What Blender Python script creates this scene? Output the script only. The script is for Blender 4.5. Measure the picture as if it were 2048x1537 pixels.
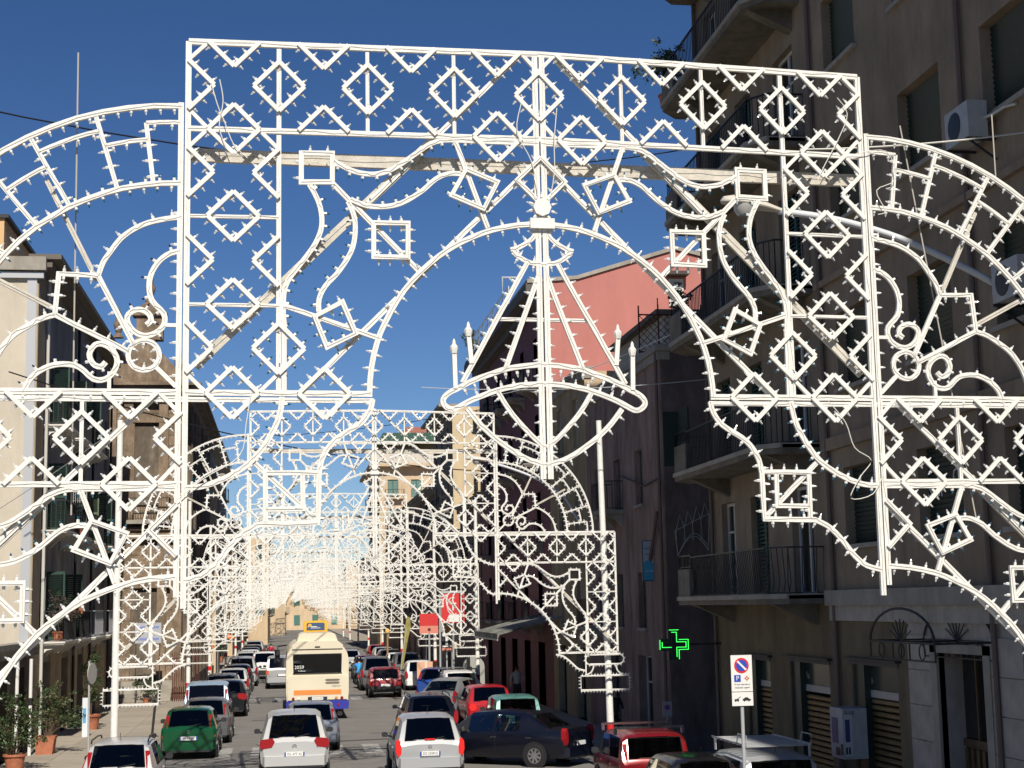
import bpy, bmesh, math, random
from mathutils import Vector, Matrix
R_ = math.radians
scene = bpy.context.scene
for o in list(bpy.data.objects): bpy.data.objects.remove(o)
COL = scene.collection

# ---------------------------------------------------------------- camera
CAM_H = 4.4
FOC, PIT, YAW, ROL = 3116.2, .1403, .1471, -.0193
cam_d = bpy.data.cameras.new('camera'); cam = bpy.data.objects.new('camera', cam_d); COL.objects.link(cam)
cy, sy, cp, sp = math.cos(YAW), math.sin(YAW), math.cos(PIT), math.sin(PIT)
Fw = Vector((sy*cp, cy*cp, sp)); Rt = Vector((cy, -sy, 0)); Up = Rt.cross(Fw)
c_, s_ = math.cos(ROL), math.sin(ROL)
Rt2 = c_*Rt + s_*Up; Up2 = -s_*Rt + c_*Up
m = Matrix((Rt2, Up2, -Fw)).transposed().to_4x4(); m.translation = Vector((0, 0, CAM_H))
cam.matrix_world = m
cam_d.sensor_width = 36; cam_d.lens = FOC/2048*36; cam_d.clip_start = .1; cam_d.clip_end = 5000
scene.camera = cam

# ---------------------------------------------------------------- light
SUN_EL, SUN_AZ = 43, 2.6      # degrees; azimuth from straight behind the camera towards the right
w = bpy.data.worlds.new("World"); scene.world = w; w.use_nodes = True
nt = w.node_tree; bg = nt.nodes['Background']
sky = nt.nodes.new('ShaderNodeTexSky'); sky.sky_type = 'NISHITA'; sky.sun_disc = False
sky.sun_elevation = R_(SUN_EL); sky.sun_rotation = R_(180-SUN_AZ)
sky.altitude = 900; sky.air_density = .8; sky.dust_density = .15; sky.ozone_density = 3.2
hs = nt.nodes.new('ShaderNodeHueSaturation'); hs.inputs['Saturation'].default_value = 1.2; hs.inputs['Hue'].default_value = .507
nt.links.new(sky.outputs[0], hs.inputs['Color']); nt.links.new(hs.outputs[0], bg.inputs[0]); bg.inputs[1].default_value = .066
sd = bpy.data.lights.new('sun', 'SUN'); sun = bpy.data.objects.new('sun', sd); COL.objects.link(sun)
sd.energy = 4.9; sd.angle = R_(.5); sd.color = (1, .93, .82)
el, az = R_(SUN_EL), R_(SUN_AZ)
tow = Vector((math.sin(az)*math.cos(el), -math.cos(az)*math.cos(el), math.sin(el)))   # towards the sun
sun.rotation_euler = tow.to_track_quat('Z', 'Y').to_euler()
scene.view_settings.view_transform = 'Standard'; scene.view_settings.look = 'None'
scene.view_settings.exposure = 0.2; scene.view_settings.gamma = 1
scene.render.resolution_x = 1024; scene.render.resolution_y = 768
scene.render.engine = 'CYCLES'

# ---------------------------------------------------------------- materials
MATS = {}
def mat(name, col, rough=.7, metal=0., noise=0., scale=4., bump=0., col2=None, stain=0., emit=0., coat=0., spec=.5):
    if name in MATS: return MATS[name]
    M = bpy.data.materials.new(name); M.use_nodes = True; MATS[name] = M
    t = M.node_tree; b = t.nodes['Principled BSDF']
    b.inputs['Base Color'].default_value = (*col, 1); b.inputs['Roughness'].default_value = rough
    b.inputs['Metallic'].default_value = metal; b.inputs['Specular IOR Level'].default_value = spec
    if coat: b.inputs['Coat Weight'].default_value = coat; b.inputs['Coat Roughness'].default_value = .1
    if emit:
        b.inputs['Emission Color'].default_value = (*col, 1); b.inputs['Emission Strength'].default_value = emit
    if noise or bump or stain:
        tc = t.nodes.new('ShaderNodeTexCoord')
        n = t.nodes.new('ShaderNodeTexNoise'); n.inputs['Scale'].default_value = scale; n.inputs['Detail'].default_value = 9; n.inputs['Roughness'].default_value = .65
        t.links.new(tc.outputs['Object'], n.inputs['Vector'])
        r = t.nodes.new('ShaderNodeValToRGB'); c2 = col2 or tuple(c*(1-noise) for c in col)
        r.color_ramp.elements[0].color = (*c2, 1); r.color_ramp.elements[1].color = (*col, 1)
        r.color_ramp.elements[0].position = .35; r.color_ramp.elements[1].position = .62
        t.links.new(n.outputs['Fac'], r.inputs['Fac']); last = r.outputs['Color']
        if stain:
            mp = t.nodes.new('ShaderNodeMapping'); mp.inputs['Scale'].default_value = (.9, .9, .28)
            n2 = t.nodes.new('ShaderNodeTexNoise'); n2.inputs['Scale'].default_value = 1.3; n2.inputs['Detail'].default_value = 10; n2.inputs['Roughness'].default_value = .75
            t.links.new(tc.outputs['Object'], mp.inputs['Vector']); t.links.new(mp.outputs[0], n2.inputs['Vector'])
            r2 = t.nodes.new('ShaderNodeValToRGB'); r2.color_ramp.elements[0].position = .42; r2.color_ramp.elements[1].position = .64
            r2.color_ramp.elements[0].color = (0, 0, 0, 1); r2.color_ramp.elements[1].color = (stain, stain, stain, 1)
            t.links.new(n2.outputs['Fac'], r2.inputs['Fac'])
            mx = t.nodes.new('ShaderNodeMix'); mx.data_type = 'RGBA'; mx.inputs['B'].default_value = (col[0]*.32, col[1]*.3, col[2]*.27, 1)
            t.links.new(r2.outputs['Color'], mx.inputs['Factor']); t.links.new(last, mx.inputs['A']); last = mx.outputs['Result']
        t.links.new(last, b.inputs['Base Color'])
        if bump:
            n3 = t.nodes.new('ShaderNodeTexNoise'); n3.inputs['Scale'].default_value = scale*9; n3.inputs['Detail'].default_value = 6
            t.links.new(tc.outputs['Object'], n3.inputs['Vector'])
            bp = t.nodes.new('ShaderNodeBump'); bp.inputs['Strength'].default_value = bump; bp.inputs['Distance'].default_value = .02
            t.links.new(n3.outputs['Fac'], bp.inputs['Height']); t.links.new(bp.outputs[0], b.inputs['Normal'])
    return M
def glass_mat(name, tint, rough=.02, tr=.75):
    if name in MATS: return MATS[name]
    M = bpy.data.materials.new(name); M.use_nodes = True; MATS[name] = M
    t = M.node_tree; t.nodes.clear(); o = t.nodes.new('ShaderNodeOutputMaterial')
    tb = t.nodes.new('ShaderNodeBsdfTransparent'); tb.inputs[0].default_value = (*tint, 1)
    gb = t.nodes.new('ShaderNodeBsdfGlossy'); gb.inputs['Roughness'].default_value = rough
    fr = t.nodes.new('ShaderNodeFresnel'); fr.inputs[0].default_value = 1.6
    mx = t.nodes.new('ShaderNodeMixShader'); t.links.new(fr.outputs[0], mx.inputs[0])
    t.links.new(tb.outputs[0], mx.inputs[1]); t.links.new(gb.outputs[0], mx.inputs[2]); t.links.new(mx.outputs[0], o.inputs[0])
    return M
WHITE = WHITE_ = mat('white_painted_wood', (.80, .785, .735), .6, noise=.14, scale=9, bump=.25)
WHITE2 = mat('weathered_white_wood', (.62, .58, .50), .7, noise=.25, scale=7, bump=.3)
PLASTIC = mat('white_plastic', (.72, .72, .70), .4)

B_BLUE = mat('blue_bulb', (.02, .10, .16), .08)
B_PURPLE = mat('purple_bulb', (.02, .012, .06), .08)
IRON = mat('dark_iron', (.02, .02, .022), .55)
RUST = mat('rusty_iron', (.11, .03, .02), .8, noise=.4, scale=20)
GREEN_SH = mat('green_shutter', (.03, .075, .055), .55, noise=.3, scale=9)
GREEN_SH2 = mat('faded_green_shutter', (.14, .19, .12), .6, noise=.3, scale=9)
DARKG = mat('dark_window', (.012, .014, .016), .08)
CONC = mat('balcony_concrete', (.19, .17, .135), .85, noise=.35, scale=3, bump=.4, stain=.6)
LGREY = mat('light_grey_metal', (.45, .46, .47), .4, metal=.2)
WIRE_D = mat('lead_wire', (.46, .45, .42), .6)
CABLE_M = mat('black_cable', (.012, .012, .015), .6)
WIRE_W = mat('white_cable', (.7, .68, .62), .5)
TERRA = mat('terracotta', (.42, .15, .08), .8, noise=.25, scale=8)
LEAF = mat('leaf_green', (.06, .10, .035), .55, noise=.6, scale=5, col2=(.02, .045, .012))
LEAF2 = mat('olive_leaf', (.10, .11, .04), .55, noise=.5, scale=5)
SEAL = mat('seal_rubber', (.012, .012, .012), .95, spec=.1)
RUBBER = mat('tyre_rubber', (.012, .012, .013), .8)
BLACKP = mat('black_plastic', (.018, .018, .02), .5)
CHROME = mat('chrome', (.6, .6, .6), .15, metal=1)
RIM_M = mat('alloy_rim', (.5, .5, .52), .3, metal=.8)
RED_L = mat('red_tail_lamp', (.28, .008, .012), .5, spec=.25)
RED_LIT = mat('lit_red_tail_lamp', (.55, .015, .012), .35, emit=.45)
PLATE = mat('plate_white', (.75, .75, .72), .4)
PLATE_B = mat('plate_blue', (.02, .06, .35), .4)
INK = mat('black_ink', (.015, .015, .015), .6)
SEAT_M = mat('seat_fabric', (.03, .03, .035), .9)
B_CLEAR = mat('clear_bulb', (.74, .76, .76), .15); B_CLEAR.node_tree.nodes['Principled BSDF'].inputs['Alpha'].default_value = .5
CAR_GLASS = glass_mat('car_glass', (.30, .34, .33))
SUN_GLASS = glass_mat('tinted_car_glass', (.10, .11, .11))
RED_P = mat('red_paint', (.55, .02, .02), .45)
MARBLE = mat('marble_cladding', (.40, .37, .33), .6, noise=.25, scale=2.5, bump=.2, stain=.4)
DGREEN = mat('dark_green_roller', (.012, .03, .026), .5, noise=.3, scale=9)
BROWN_SH = mat('brown_roller_shutter', (.30, .19, .08), .5, noise=.25, scale=7)

# ---------------------------------------------------------------- mesh helpers
class MB:
    def __init__(s): s.v = []; s.f = []; s.mi = []; s.mats = []
    def m(s, mt):
        if mt not in s.mats: s.mats.append(mt)
        return s.mats.index(mt)
    def add(s, vs, fs, mt):
        o = len(s.v); s.v += [tuple(p) for p in vs]; i = s.m(mt)
        for f in fs: s.f.append([o+k for k in f]); s.mi.append(i)
    def box(s, x0, x1, y0, y1, z0, z1, mt):
        if x0 > x1: x0, x1 = x1, x0
        if y0 > y1: y0, y1 = y1, y0
        if z0 > z1: z0, z1 = z1, z0
        s.add([(x0,y0,z0),(x1,y0,z0),(x1,y1,z0),(x0,y1,z0),(x0,y0,z1),(x1,y0,z1),(x1,y1,z1),(x0,y1,z1)],
              [(0,3,2,1),(4,5,6,7),(0,1,5,4),(1,2,6,5),(2,3,7,6),(3,0,4,7)], mt)
    def bar(s, a, b, w_, t_, mt, up=(0, 1, 0)):
        """rectangular bar a->b; w_ across, t_ along 'up'"""
        a = Vector(a); b = Vector(b); d = (b-a)
        if d.length < 1e-6: return
        d.normalize(); up = Vector(up)
        n = d.cross(up)
        if n.length < 1e-4: up = Vector((1, 0, 0)); n = d.cross(up)
        n.normalize(); up2 = n.cross(d).normalized()
        n *= w_/2; u = up2*t_/2
        s.add([a-n-u, a+n-u, a+n+u, a-n+u, b-n-u, b+n-u, b+n+u, b-n+u],
              [(0,1,2,3),(7,6,5,4),(0,4,5,1),(1,5,6,2),(2,6,7,3),(3,7,4,0)], mt)
    def sweep(s, pts, w_, t_, mt, up=(0, 1, 0), closed=False):
        """flat rail along a polyline lying in the plane normal to up"""
        P = [Vector(p) for p in pts]; n = len(P); up = Vector(up); ring = []
        for i in range(n):
            if closed: d = P[(i+1) % n]-P[i-1]
            else: d = P[min(i+1, n-1)]-P[max(i-1, 0)]
            d.normalize(); nn = d.cross(up).normalized()
            k = 1.
            if 0 < i < n-1 or closed:
                d1 = (P[(i+1) % n]-P[i]).normalized(); k = 1/max(.6, abs(d1.dot(d)))
            ring.append([P[i]-nn*w_/2*k-up*t_/2, P[i]+nn*w_/2*k-up*t_/2, P[i]+nn*w_/2*k+up*t_/2, P[i]-nn*w_/2*k+up*t_/2])
        vs = [q for r in ring for q in r]; fs = []
        for i in range(n if closed else n-1):
            j = (i+1) % n
            for k in range(4): fs.append((4*i+k, 4*i+(k+1) % 4, 4*j+(k+1) % 4, 4*j+k))
        if not closed: fs += [(3, 2, 1, 0), tuple(4*(n-1)+k for k in range(4))]
        s.add(vs, fs, mt)
    def tube(s, pts, r, mt, seg=6, caps=True, r2=None):
        P = [Vector(p) for p in pts]; n = len(P); vs = []; fs = []
        a = Vector((0, 0, 1))
        if abs((P[-1]-P[0]).normalized().z) > .9: a = Vector((1, 0, 0))
        for i in range(n):
            d = (P[min(i+1, n-1)]-P[max(i-1, 0)]).normalized()
            x = d.cross(a).normalized(); y = x.cross(d)
            rr = r if r2 is None else r+(r2-r)*i/(n-1)
            for k in range(seg):
                t = 2*math.pi*k/seg; vs.append(P[i]+(x*math.cos(t)+y*math.sin(t))*rr)
        for i in range(n-1):
            for k in range(seg): fs.append((i*seg+k, i*seg+(k+1) % seg, (i+1)*seg+(k+1) % seg, (i+1)*seg+k))
        if caps: fs += [tuple(range(seg))[::-1], tuple((n-1)*seg+k for k in range(seg))]
        s.add(vs, fs, mt)
    def lathe(s, prof, mt, c=(0, 0, 0), seg=12, axis='z'):
        vs = []; fs = []; n = len(prof)
        for r, z in prof:
            for k in range(seg):
                t = 2*math.pi*k/seg; p = (r*math.cos(t), r*math.sin(t), z)
                if axis == 'x': p = (p[2], p[0], p[1])
                if axis == 'y': p = (p[0], p[2], p[1])
                vs.append((p[0]+c[0], p[1]+c[1], p[2]+c[2]))
        for i in range(n-1):
            for k in range(seg): fs.append((i*seg+k, i*seg+(k+1) % seg, (i+1)*seg+(k+1) % seg, (i+1)*seg+k))
        fs += [tuple(range(seg))[::-1], tuple((n-1)*seg+k for k in range(seg))]
        s.add(vs, fs, mt)
    def prism(s, poly, a, b, mt, plane='xz'):
        """extrude 2-D polygon between a and b along the missing axis"""
        def P(p, q):
            return {'xz': (p[0], q, p[1]), 'yz': (q, p[0], p[1]), 'xy': (p[0], p[1], q)}[plane]
        n = len(poly); vs = [P(p, a) for p in poly]+[P(p, b) for p in poly]
        fs = [tuple(range(n)), tuple(range(2*n-1, n-1, -1))]+[(i, n+i, n+(i+1) % n, (i+1) % n) for i in range(n)]
        s.add(vs, fs, mt)
    def mesh(s, name, smooth=False):
        me = bpy.data.meshes.new(name); me.from_pydata(s.v, [], s.f)
        for mt in s.mats: me.materials.append(mt)
        me.polygons.foreach_set('material_index', s.mi)
        bm = bmesh.new(); bm.from_mesh(me); bmesh.ops.recalc_face_normals(bm, faces=bm.faces); bm.to_mesh(me); bm.free()
        if smooth:
            me.polygons.foreach_set('use_smooth', [True]*len(me.polygons))
            me.set_sharp_from_angle(angle=R_(smooth if smooth is not True else 40))
        me.update(); return me
    def build(s, name, parent=None, smooth=False, loc=None, rotz=0):
        o = bpy.data.objects.new(name, s.mesh(name, smooth)); COL.objects.link(o)
        if parent: o.parent = parent
        if loc: o.location = loc
        if rotz: o.rotation_euler = (0, 0, rotz)
        return o
def link(name, me, parent=None, loc=(0, 0, 0), rot=(0, 0, 0)):
    o = bpy.data.objects.new(name, me); COL.objects.link(o)
    if parent: o.parent = parent
    o.location = loc; o.rotation_euler = rot; return o
def tag(o, label, cat, group=None):
    o['label'] = label; o['category'] = cat
    if group: o['group'] = group
    return o
def thing(name, label, cat, loc=(0, 0, 0), rotz=0, group=None):
    o = bpy.data.objects.new(name, None); COL.objects.link(o); o.empty_display_size = .2
    o.location = loc; o.rotation_euler = (0, 0, rotz); return tag(o, label, cat, group)
def struct(o): o['kind'] = 'structure'; return o
def stuff(o): o['kind'] = 'stuff'; return o
def copy_tree(o, parent=None):
    c = o.copy(); COL.objects.link(c); c.parent = parent
    for ch in list(o.children): copy_tree(ch, c)
    return c
def box(name, x0, x1, y0, y1, z0, z1, mt, parent=None):
    b = MB(); b.box(x0, x1, y0, y1, z0, z1, mt); return b.build(name, parent)
def text(name, s, size, mt, parent, loc, rot, ext=.002, sx=1.):
    cu = bpy.data.curves.new(name, 'FONT'); cu.body = s; cu.size = size; cu.extrude = ext; cu.align_x = 'CENTER'; cu.align_y = 'CENTER'; cu.resolution_u = 2
    tmp = bpy.data.objects.new('tmp', cu); COL.objects.link(tmp)
    me = bpy.data.meshes.new_from_object(tmp.evaluated_get(bpy.context.evaluated_depsgraph_get()))
    bpy.data.objects.remove(tmp); bpy.data.curves.remove(cu)
    me.materials.clear(); me.materials.append(mt)
    o = link(name, me, parent, loc, rot); o.scale = (sx, 1, 1); return o
FACE_CAM = (math.pi/2, 0, 0)          # text readable when looking along +y

# ================================================================ light arches
CU, CV, GAP, ZTOP = .8, .7926, .062, 9.44
def A(u, v):           # design cells -> local metres
    s = 1 if u >= 0 else -1
    return (u*CU, -v*CV)
def warp(u, v):
    if abs(u) <= 4.02 and v < 3.2: return .055*(1-(u/4)**2)*(1-v/3.2)-.012*min(1, v)
    return 0
def P3(u, v, y=0.):
    x, z = A(u, v); return (x, y, z+warp(u, v))
PARTS = []             # (kind name, MB)
BULBS = []             # (pos, dir, colour)
WIRES = MB(); rw_ = random.Random(11)
def wiring(pts, t_, y):
    P = [Vector(P3(*p)) for p in pts]; out = []
    for a, e in zip(P, P[1:]):
        n = max(1, int((e-a).length/.16))
        for k in range(n): out.append(a+(e-a)*k/n+Vector((rw_.uniform(-.012, .012), y-t_/2-.005, rw_.uniform(-.012, .012))))
    out.append(P[-1]+Vector((0, y-t_/2-.005, 0)))
    if len(out) > 2: WIRES.sweep(out, .0028, .003, WIRE_D)
rb = random.Random(5)
def bulbs_along(pts, sp, sides=(1, -1), col='c', off=.024, start=.5, shift=0):
    P = [Vector(P3(*p)) for p in pts]; L = [0]
    for a, b in zip(P, P[1:]): L.append(L[-1]+(b-a).length)
    n = max(1, int(round(L[-1]/sp)))
    for i in range(n):
        for sgn in sides:
            t = (i+start+(shift*sgn))*L[-1]/n
            t = min(max(t, .01), L[-1]-.01)
            for k in range(len(P)-1):
                if L[k+1] >= t: break
            a, b = P[k], P[k+1]; q = a+(b-a)*((t-L[k])/max(1e-6, L[k+1]-L[k])); d = (b-a).normalized()
            nn = Vector((-d.z, 0, d.x))*sgn
            ang = rb.uniform(-.12, .12); nn = Vector((nn.x*math.cos(ang)-nn.z*math.sin(ang), rb.uniform(-.15, .05), nn.x*math.sin(ang)+nn.z*math.cos(ang))).normalized()
            c = col
            if col == 'mix': c = 'b' if rb.random() < .75 else 'c'
            BULBS.append((q+nn*off, nn, c))
def mir(pts): return [(-u, v) for u, v in pts]
def rail(name, pts, w_=.048, t_=.03, y=0., both=True, sp=0, sides=(1, -1), col='c', mt=None, closed=False, shift=0, start=.5):
    mt = mt or WHITE
    for q, sg in ((pts, 1), (mir(pts), -1)) if both else ((pts, 1),):
        b = MB(); b.sweep([P3(u, v, y) for u, v in q], w_*.93, t_, mt, closed=closed); PARTS.append((name, b)); wiring(q, t_, y)
        if sp: bulbs_along(q+([q[0]] if closed else []), sp, tuple(k*sg for k in sides), col, off=w_/2, shift=shift, start=start)
def bar(name, a, b_, w_=.05, t_=.035, y=0., both=True, mt=None):
    for q in ((a, b_), ((-a[0], a[1]), (-b_[0], b_[1]))) if both else ((a, b_),):
        b = MB(); b.bar(P3(*q[0], y), P3(*q[1], y), w_*.93, t_, mt or WHITE); PARTS.append((name, b)); wiring(q, t_, y)
def sm(pts, n=3):      # Catmull-Rom through traced points
    out = []
    for i in range(len(pts)-1):
        p0 = pts[max(i-1, 0)]; p1 = pts[i]; p2 = pts[i+1]; p3 = pts[min(i+2, len(pts)-1)]
        for k in range(n):
            t = k/n
            out.append(tuple(.5*((2*p1[j])+(-p0[j]+p2[j])*t+(2*p0[j]-5*p1[j]+4*p2[j]-p3[j])*t*t+(-p0[j]+3*p1[j]-3*p2[j]+p3[j])*t**3) for j in (0, 1)))
    return out+[pts[-1]]
def arc(c, r, a0, a1, n=14):
    return [(c[0]+r*math.cos(R_(a0+(a1-a0)*i/n)), c[1]-r*math.sin(R_(a0+(a1-a0)*i/n))) for i in range(n+1)]
HD = .283
def diamond(cu, cv, parts='NESW', both=True, sp=.098, col='c'):
    """N,E,S,W corners; segs listed by corners kept"""
    C = {'N': (cu, cv-HD), 'E': (cu+HD, cv), 'S': (cu, cv+HD), 'W': (cu-HD, cv)}
    segs = {'full': 'NESWN', 'V': 'WSE', 'I': 'WNE', 'R': 'NES', 'L': 'NWS'}[parts]
    pts = [C[k] for k in segs]
    name = 'diamond_frame' if parts == 'full' else 'chevron_frame'
    for q in (pts, mir(pts)) if both else (pts,):
        b = MB()
        for a, e in zip(q, q[1:]): b.bar(P3(*a, -.026), P3(*e, -.026), .038, .026, WHITE)
        PARTS.append((name, b))
        for a, e in zip(q, q[1:]): bulbs_along([a, e], sp, (1, -1), col, off=.02, shift=.1)
refl = lambda pts: [(4-v, 4-u) for u, v in pts]
def module(o):
    """half panel of 4 x 4 cells; o = offset of its inner top corner"""
    g = GAP/CU if o else 0
    sh = lambda pts: [(u+o+g, v+o) for u, v in pts]
    S = lambda p: sh([p])[0]
    B = lambda a, b_, **k: bar('frame_bar', S(a), S(b_), **k)
    B((0 if not o else .02, 0), (4, 0), w_=.058); B((0, 1), (4, 1), w_=.052); B((4, 0), (4, 4), w_=.055)
    B((3, 0), (3, 4), w_=.045, y=.012)
    for u in (1, 2): B((u, 0), (u, 1), w_=.036, y=.012)
    for v in (2, 3): B((3, v), (4, v), w_=.034, y=.012)
    B((1.97, 4), (4, 4), w_=.056)
    for k in (1, 2): diamond(*S((k, .5)), 'full')
    diamond(*S((3, .5)), 'full'); diamond(*S((4, .5)), 'L')
    for k in range(4): diamond(*S((k+.5, 0)), 'V')
    for k in (.5, 3.5): diamond(*S((k, 1)), 'full')
    for k in (1.5, 2.5): diamond(*S((k, 1)), 'I')
    for v in (2, 3): diamond(*S((3.5, v)), 'full')
    for v in (1.5, 2.5, 3.5): diamond(*S((4, v)), 'L')
    for v in (1.5, 2.5): diamond(*S((3, v)), 'R')
    diamond(*S((3, 3.5)), 'full', col='mix')
    for u in (2.5, 3.5): diamond(*S((u, 4)), 'full' if not o else 'I')
    for a, b_ in (((3.78, 0), (4, .21)), ((0, .21), (.2, 0)), ((4, .77), (3.78, 1)), ((4, 1.22), (3.78, 1)), ((3, 1.22), (3.22, 1)), ((0, .78), (.21, 1)), ((4, 3.78), (3.78, 4)), ((3, 3.78), (3.22, 4))):
        B(a, b_, w_=.036)
    # double rail below the band, diagonal braces
    rail('curved_rail', sh(sm([(2.387, 1.337), (2.294, 1.391), (2.162, 1.449), (2.007, 1.477), (1.863, 1.466), (1.706, 1.402), (1.56, 1.304), (1.413, 1.194), (1.276, 1.1), (1.12, 1.055), (.935, 1.05)]))+sh([(.02, 1.05)]), sp=0)
    c1 = sm([(2.387, 1.337), (2.294, 1.391), (2.162, 1.449), (2.007, 1.477), (1.863, 1.466), (1.706, 1.402), (1.56, 1.304), (1.413, 1.194), (1.276, 1.1), (1.12, 1.055), (.8, 1.05)])
    c1r = refl(c1)
    rail('curved_rail', sh(c1r[:-1]+[(2.94, 3.2), (2.94, 4)]))
    for q in (c1, c1r):
        for z, s in ((sh(q), 1), (mir(sh(q)), -1)):
            bulbs_along(z, .118, ((1 if q is c1 else -1)*s,), 'b', off=.024)
    c2 = sm([(2.2, 1.77), (2.141, 1.80), (2.009, 1.844), (1.843, 1.85), (1.676, 1.821), (1.531, 1.753), (1.373, 1.644), (1.225, 1.511), (1.08, 1.445), (.941, 1.442)])
    rail('curved_rail', sh(c2), sp=.118, sides=(-1,), col='b'); rail('curved_rail', sh(refl(c2)), sp=.118, sides=(1,), col='b')
    sq = [(2.75, 1.255), (2.403, 1.25), (2.404, 1.58), (2.752, 1.59)]
    rail('square_frame', sh(sq), closed=True); s4 = sh(sq)
    for z, s in ((s4, 1), (mir(s4), -1)): bulbs_along(z+[z[0]], .16, (-s,), 'c', off=.02)
    bar('frame_bar', S((2.404, 1.584)), S((1.40, 2.6)), w_=.05, y=.02)
    t1 = [(.88, 1.395), (.515, 1.53), (.68, 1.85), (1.05, 1.70)]
    for q in (t1, refl(t1)): rail('square_frame', sh(q), w_=.042, closed=True, sp=.105, col='mix', y=-.03)
    s2 = [(1.945, 2.045), (1.555, 2.04), (1.56, 2.43), (1.947, 2.433)]
    rail('square_frame', sh(s2), w_=.046, closed=True, sp=.10, y=-.03)
    bar('frame_bar', S((1.0, 1.05)), S((.63, 2.06)), w_=.046); bar('frame_bar', S((2.94, 3.0)), S((1.88, 3.37)), w_=.046)
    bar('diagonal_brace', S((.22, .02)), S((2.0, 1.80)), w_=.05, y=.045); bar('diagonal_brace', S((1.15, .95)), S((3.9, 3.70)), w_=.088, y=.06, mt=WHITE2)
    bar('diagonal_brace', S((.02, 1.24)), S((2.75, 3.98)), w_=.052, y=.04)
    rail('arch_rail', sh(arc((0, 4), 2.0, 90, 0, 22)), w_=.052, t_=.04, sp=.15, shift=.06)
    for z in (sh([(.0, 1.22), (.283, 1.5), (.0, 1.78)]),): rail('chevron_frame', z, w_=.044, sp=.1, shift=.08, y=-.03)
module(0); module(4)
diamond(0, .5, 'full', both=False); diamond(4+GAP/CU/2, 4.5, 'R'); 
# centre posts
for s in (-1, 1): bar('centre_post', (s*.042, .02), (s*.042, 4.96), w_=.056, y=.0, both=False)
bar('wing_post', (4, 4), (4, 6.34), w_=.052); bar('wing_post', (4.075, .72), (4.075, 6.22), w_=.052)
bar('frame_bar', (4.0, 4.075), (7.3, 4.075), w_=.05, y=.01); bar('frame_bar', (1.95, 4.075), (4.0, 4.075), w_=.045, y=.01)
# wing quarter ring with meander
O = (4+GAP/CU, 4.02)
pol = lambda r, a: (O[0]+r*math.sin(R_(a)), O[1]-r*math.cos(R_(a)))
rail('ring_rail', [pol(3.26, a) for a in range(0, 91, 5)], w_=.05, t_=.04)
rail('ring_rail', [pol(2.37, a) for a in range(0, 91, 5)], w_=.05, t_=.04)
for s in (1, -1):
    bulbs_along([(s*u, v) for u, v in [pol(3.26, a) for a in range(0, 91, 5)]], .125, (-s,), 'c', off=.025)
    bulbs_along([(s*u, v) for u, v in [pol(2.37, a) for a in range(0, 91, 5)]], .125, (-1, 1), 'mix' if s < 0 else 'c', off=.025, shift=.1)
def radial(a, r0, r1):
    rail('meander_bar', [pol(r0, a), pol(r1, a)], w_=.042, sp=.15)
def conn(a0, a1, r):
    n = 5; q = [pol(r, a0+(a1-a0)*i/n) for i in range(n+1)]
    rail('meander_bar', q, w_=.04)
    for s in (1, -1): bulbs_along([(s*u, v) for u, v in q], .13, (-s,), 'c', off=.02)
for a, r in ((7, 3.07), (83, 3.07)): radial(a, 2.37, r)
for a in (16.4, 29.5, 39.5, 50.5, 60.5, 73.6): radial(a, 2.37, 3.26)
for a0, a1, r in ((0, 7, 3.07), (7, 16.4, 2.88), (16.4, 29.5, 3.06), (29.5, 39.5, 2.88), (39.5, 50.5, 3.06), (50.5, 60.5, 2.88), (60.5, 73.6, 3.06), (73.6, 83, 2.88), (83, 90, 3.07)): conn(a0, a1, r)
w3 = sm([(4.06, 2.033), (4.229, 2.061), (4.416, 2.112), (4.57, 2.19), (4.704, 2.30), (4.81, 2.449), (4.885, 2.571), (4.934, 2.72)])
rw = lambda pts: [(O[0]+(O[1]-v), O[1]-(u-O[0])) for u, v in pts]
for q, s0 in ((w3, 1), (rw(w3), -1)):
    rail('curved_rail', q, sp=.15, sides=(s0,))
corner = [(4.934, 2.72), (5.345, 2.71), rw([(4.934, 2.72)])[0]]
rail('corner_frame', corner, sp=.12, w_=.046)
for q, s0 in (([(4.934, 2.725), (4.54, 3.50)], 1), (rw([(4.934, 2.725), (4.54, 3.50)]), -1)): rail('frame_bar', q, sp=.15, sides=(s0,))
sc = sm([(4.06, 2.417), (4.183, 2.454), (4.286, 2.534), (4.368, 2.668), (4.397, 2.822), (4.364, 2.985), (4.237, 3.13), (4.236, 3.255), (4.318, 3.343), (4.441, 3.378), (4.555, 3.326), (4.618, 3.229), (4.609, 3.142), (4.507, 3.086), (4.403, 3.127), (4.371, 3.203), (4.422, 3.258)])
for q, s0 in ((sc, 1), (rw(sc), -1)):
    rail('scroll', q, w_=.05)
    for s in (1, -1): bulbs_along([(s*u, v) for u, v in q[:20]], .15, (s*s0,), 'p', off=.025); bulbs_along([(s*u, v) for u, v in q[22:]], .11, (-s*s0,), 'p', off=.025)
rail('ring', arc((4.443, 3.595), .165, 0, 343, 20), w_=.046, closed=True); 
for s in (1, -1): bulbs_along([(s*u, v) for u, v in arc((4.443, 3.595), .165, 0, 360, 20)], .13, (s,), 'c', off=.02)
bar('frame_bar', (4.24, 3.255), (4.075, 3.257), w_=.034); bar('frame_bar', (4.80, 3.78), (4.80, 4.02), w_=.034)
bar('frame_bar', (4.313, 3.722), (4.1, 3.935), w_=.04)
bar('wing_strut', (5.50, 1.65), (4.95, 2.76), w_=.045, y=.05, mt=WHITE2); bar('wing_strut', (6.42, 2.55), (5.36, 3.10), w_=.045, y=.05, mt=WHITE2)
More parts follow.
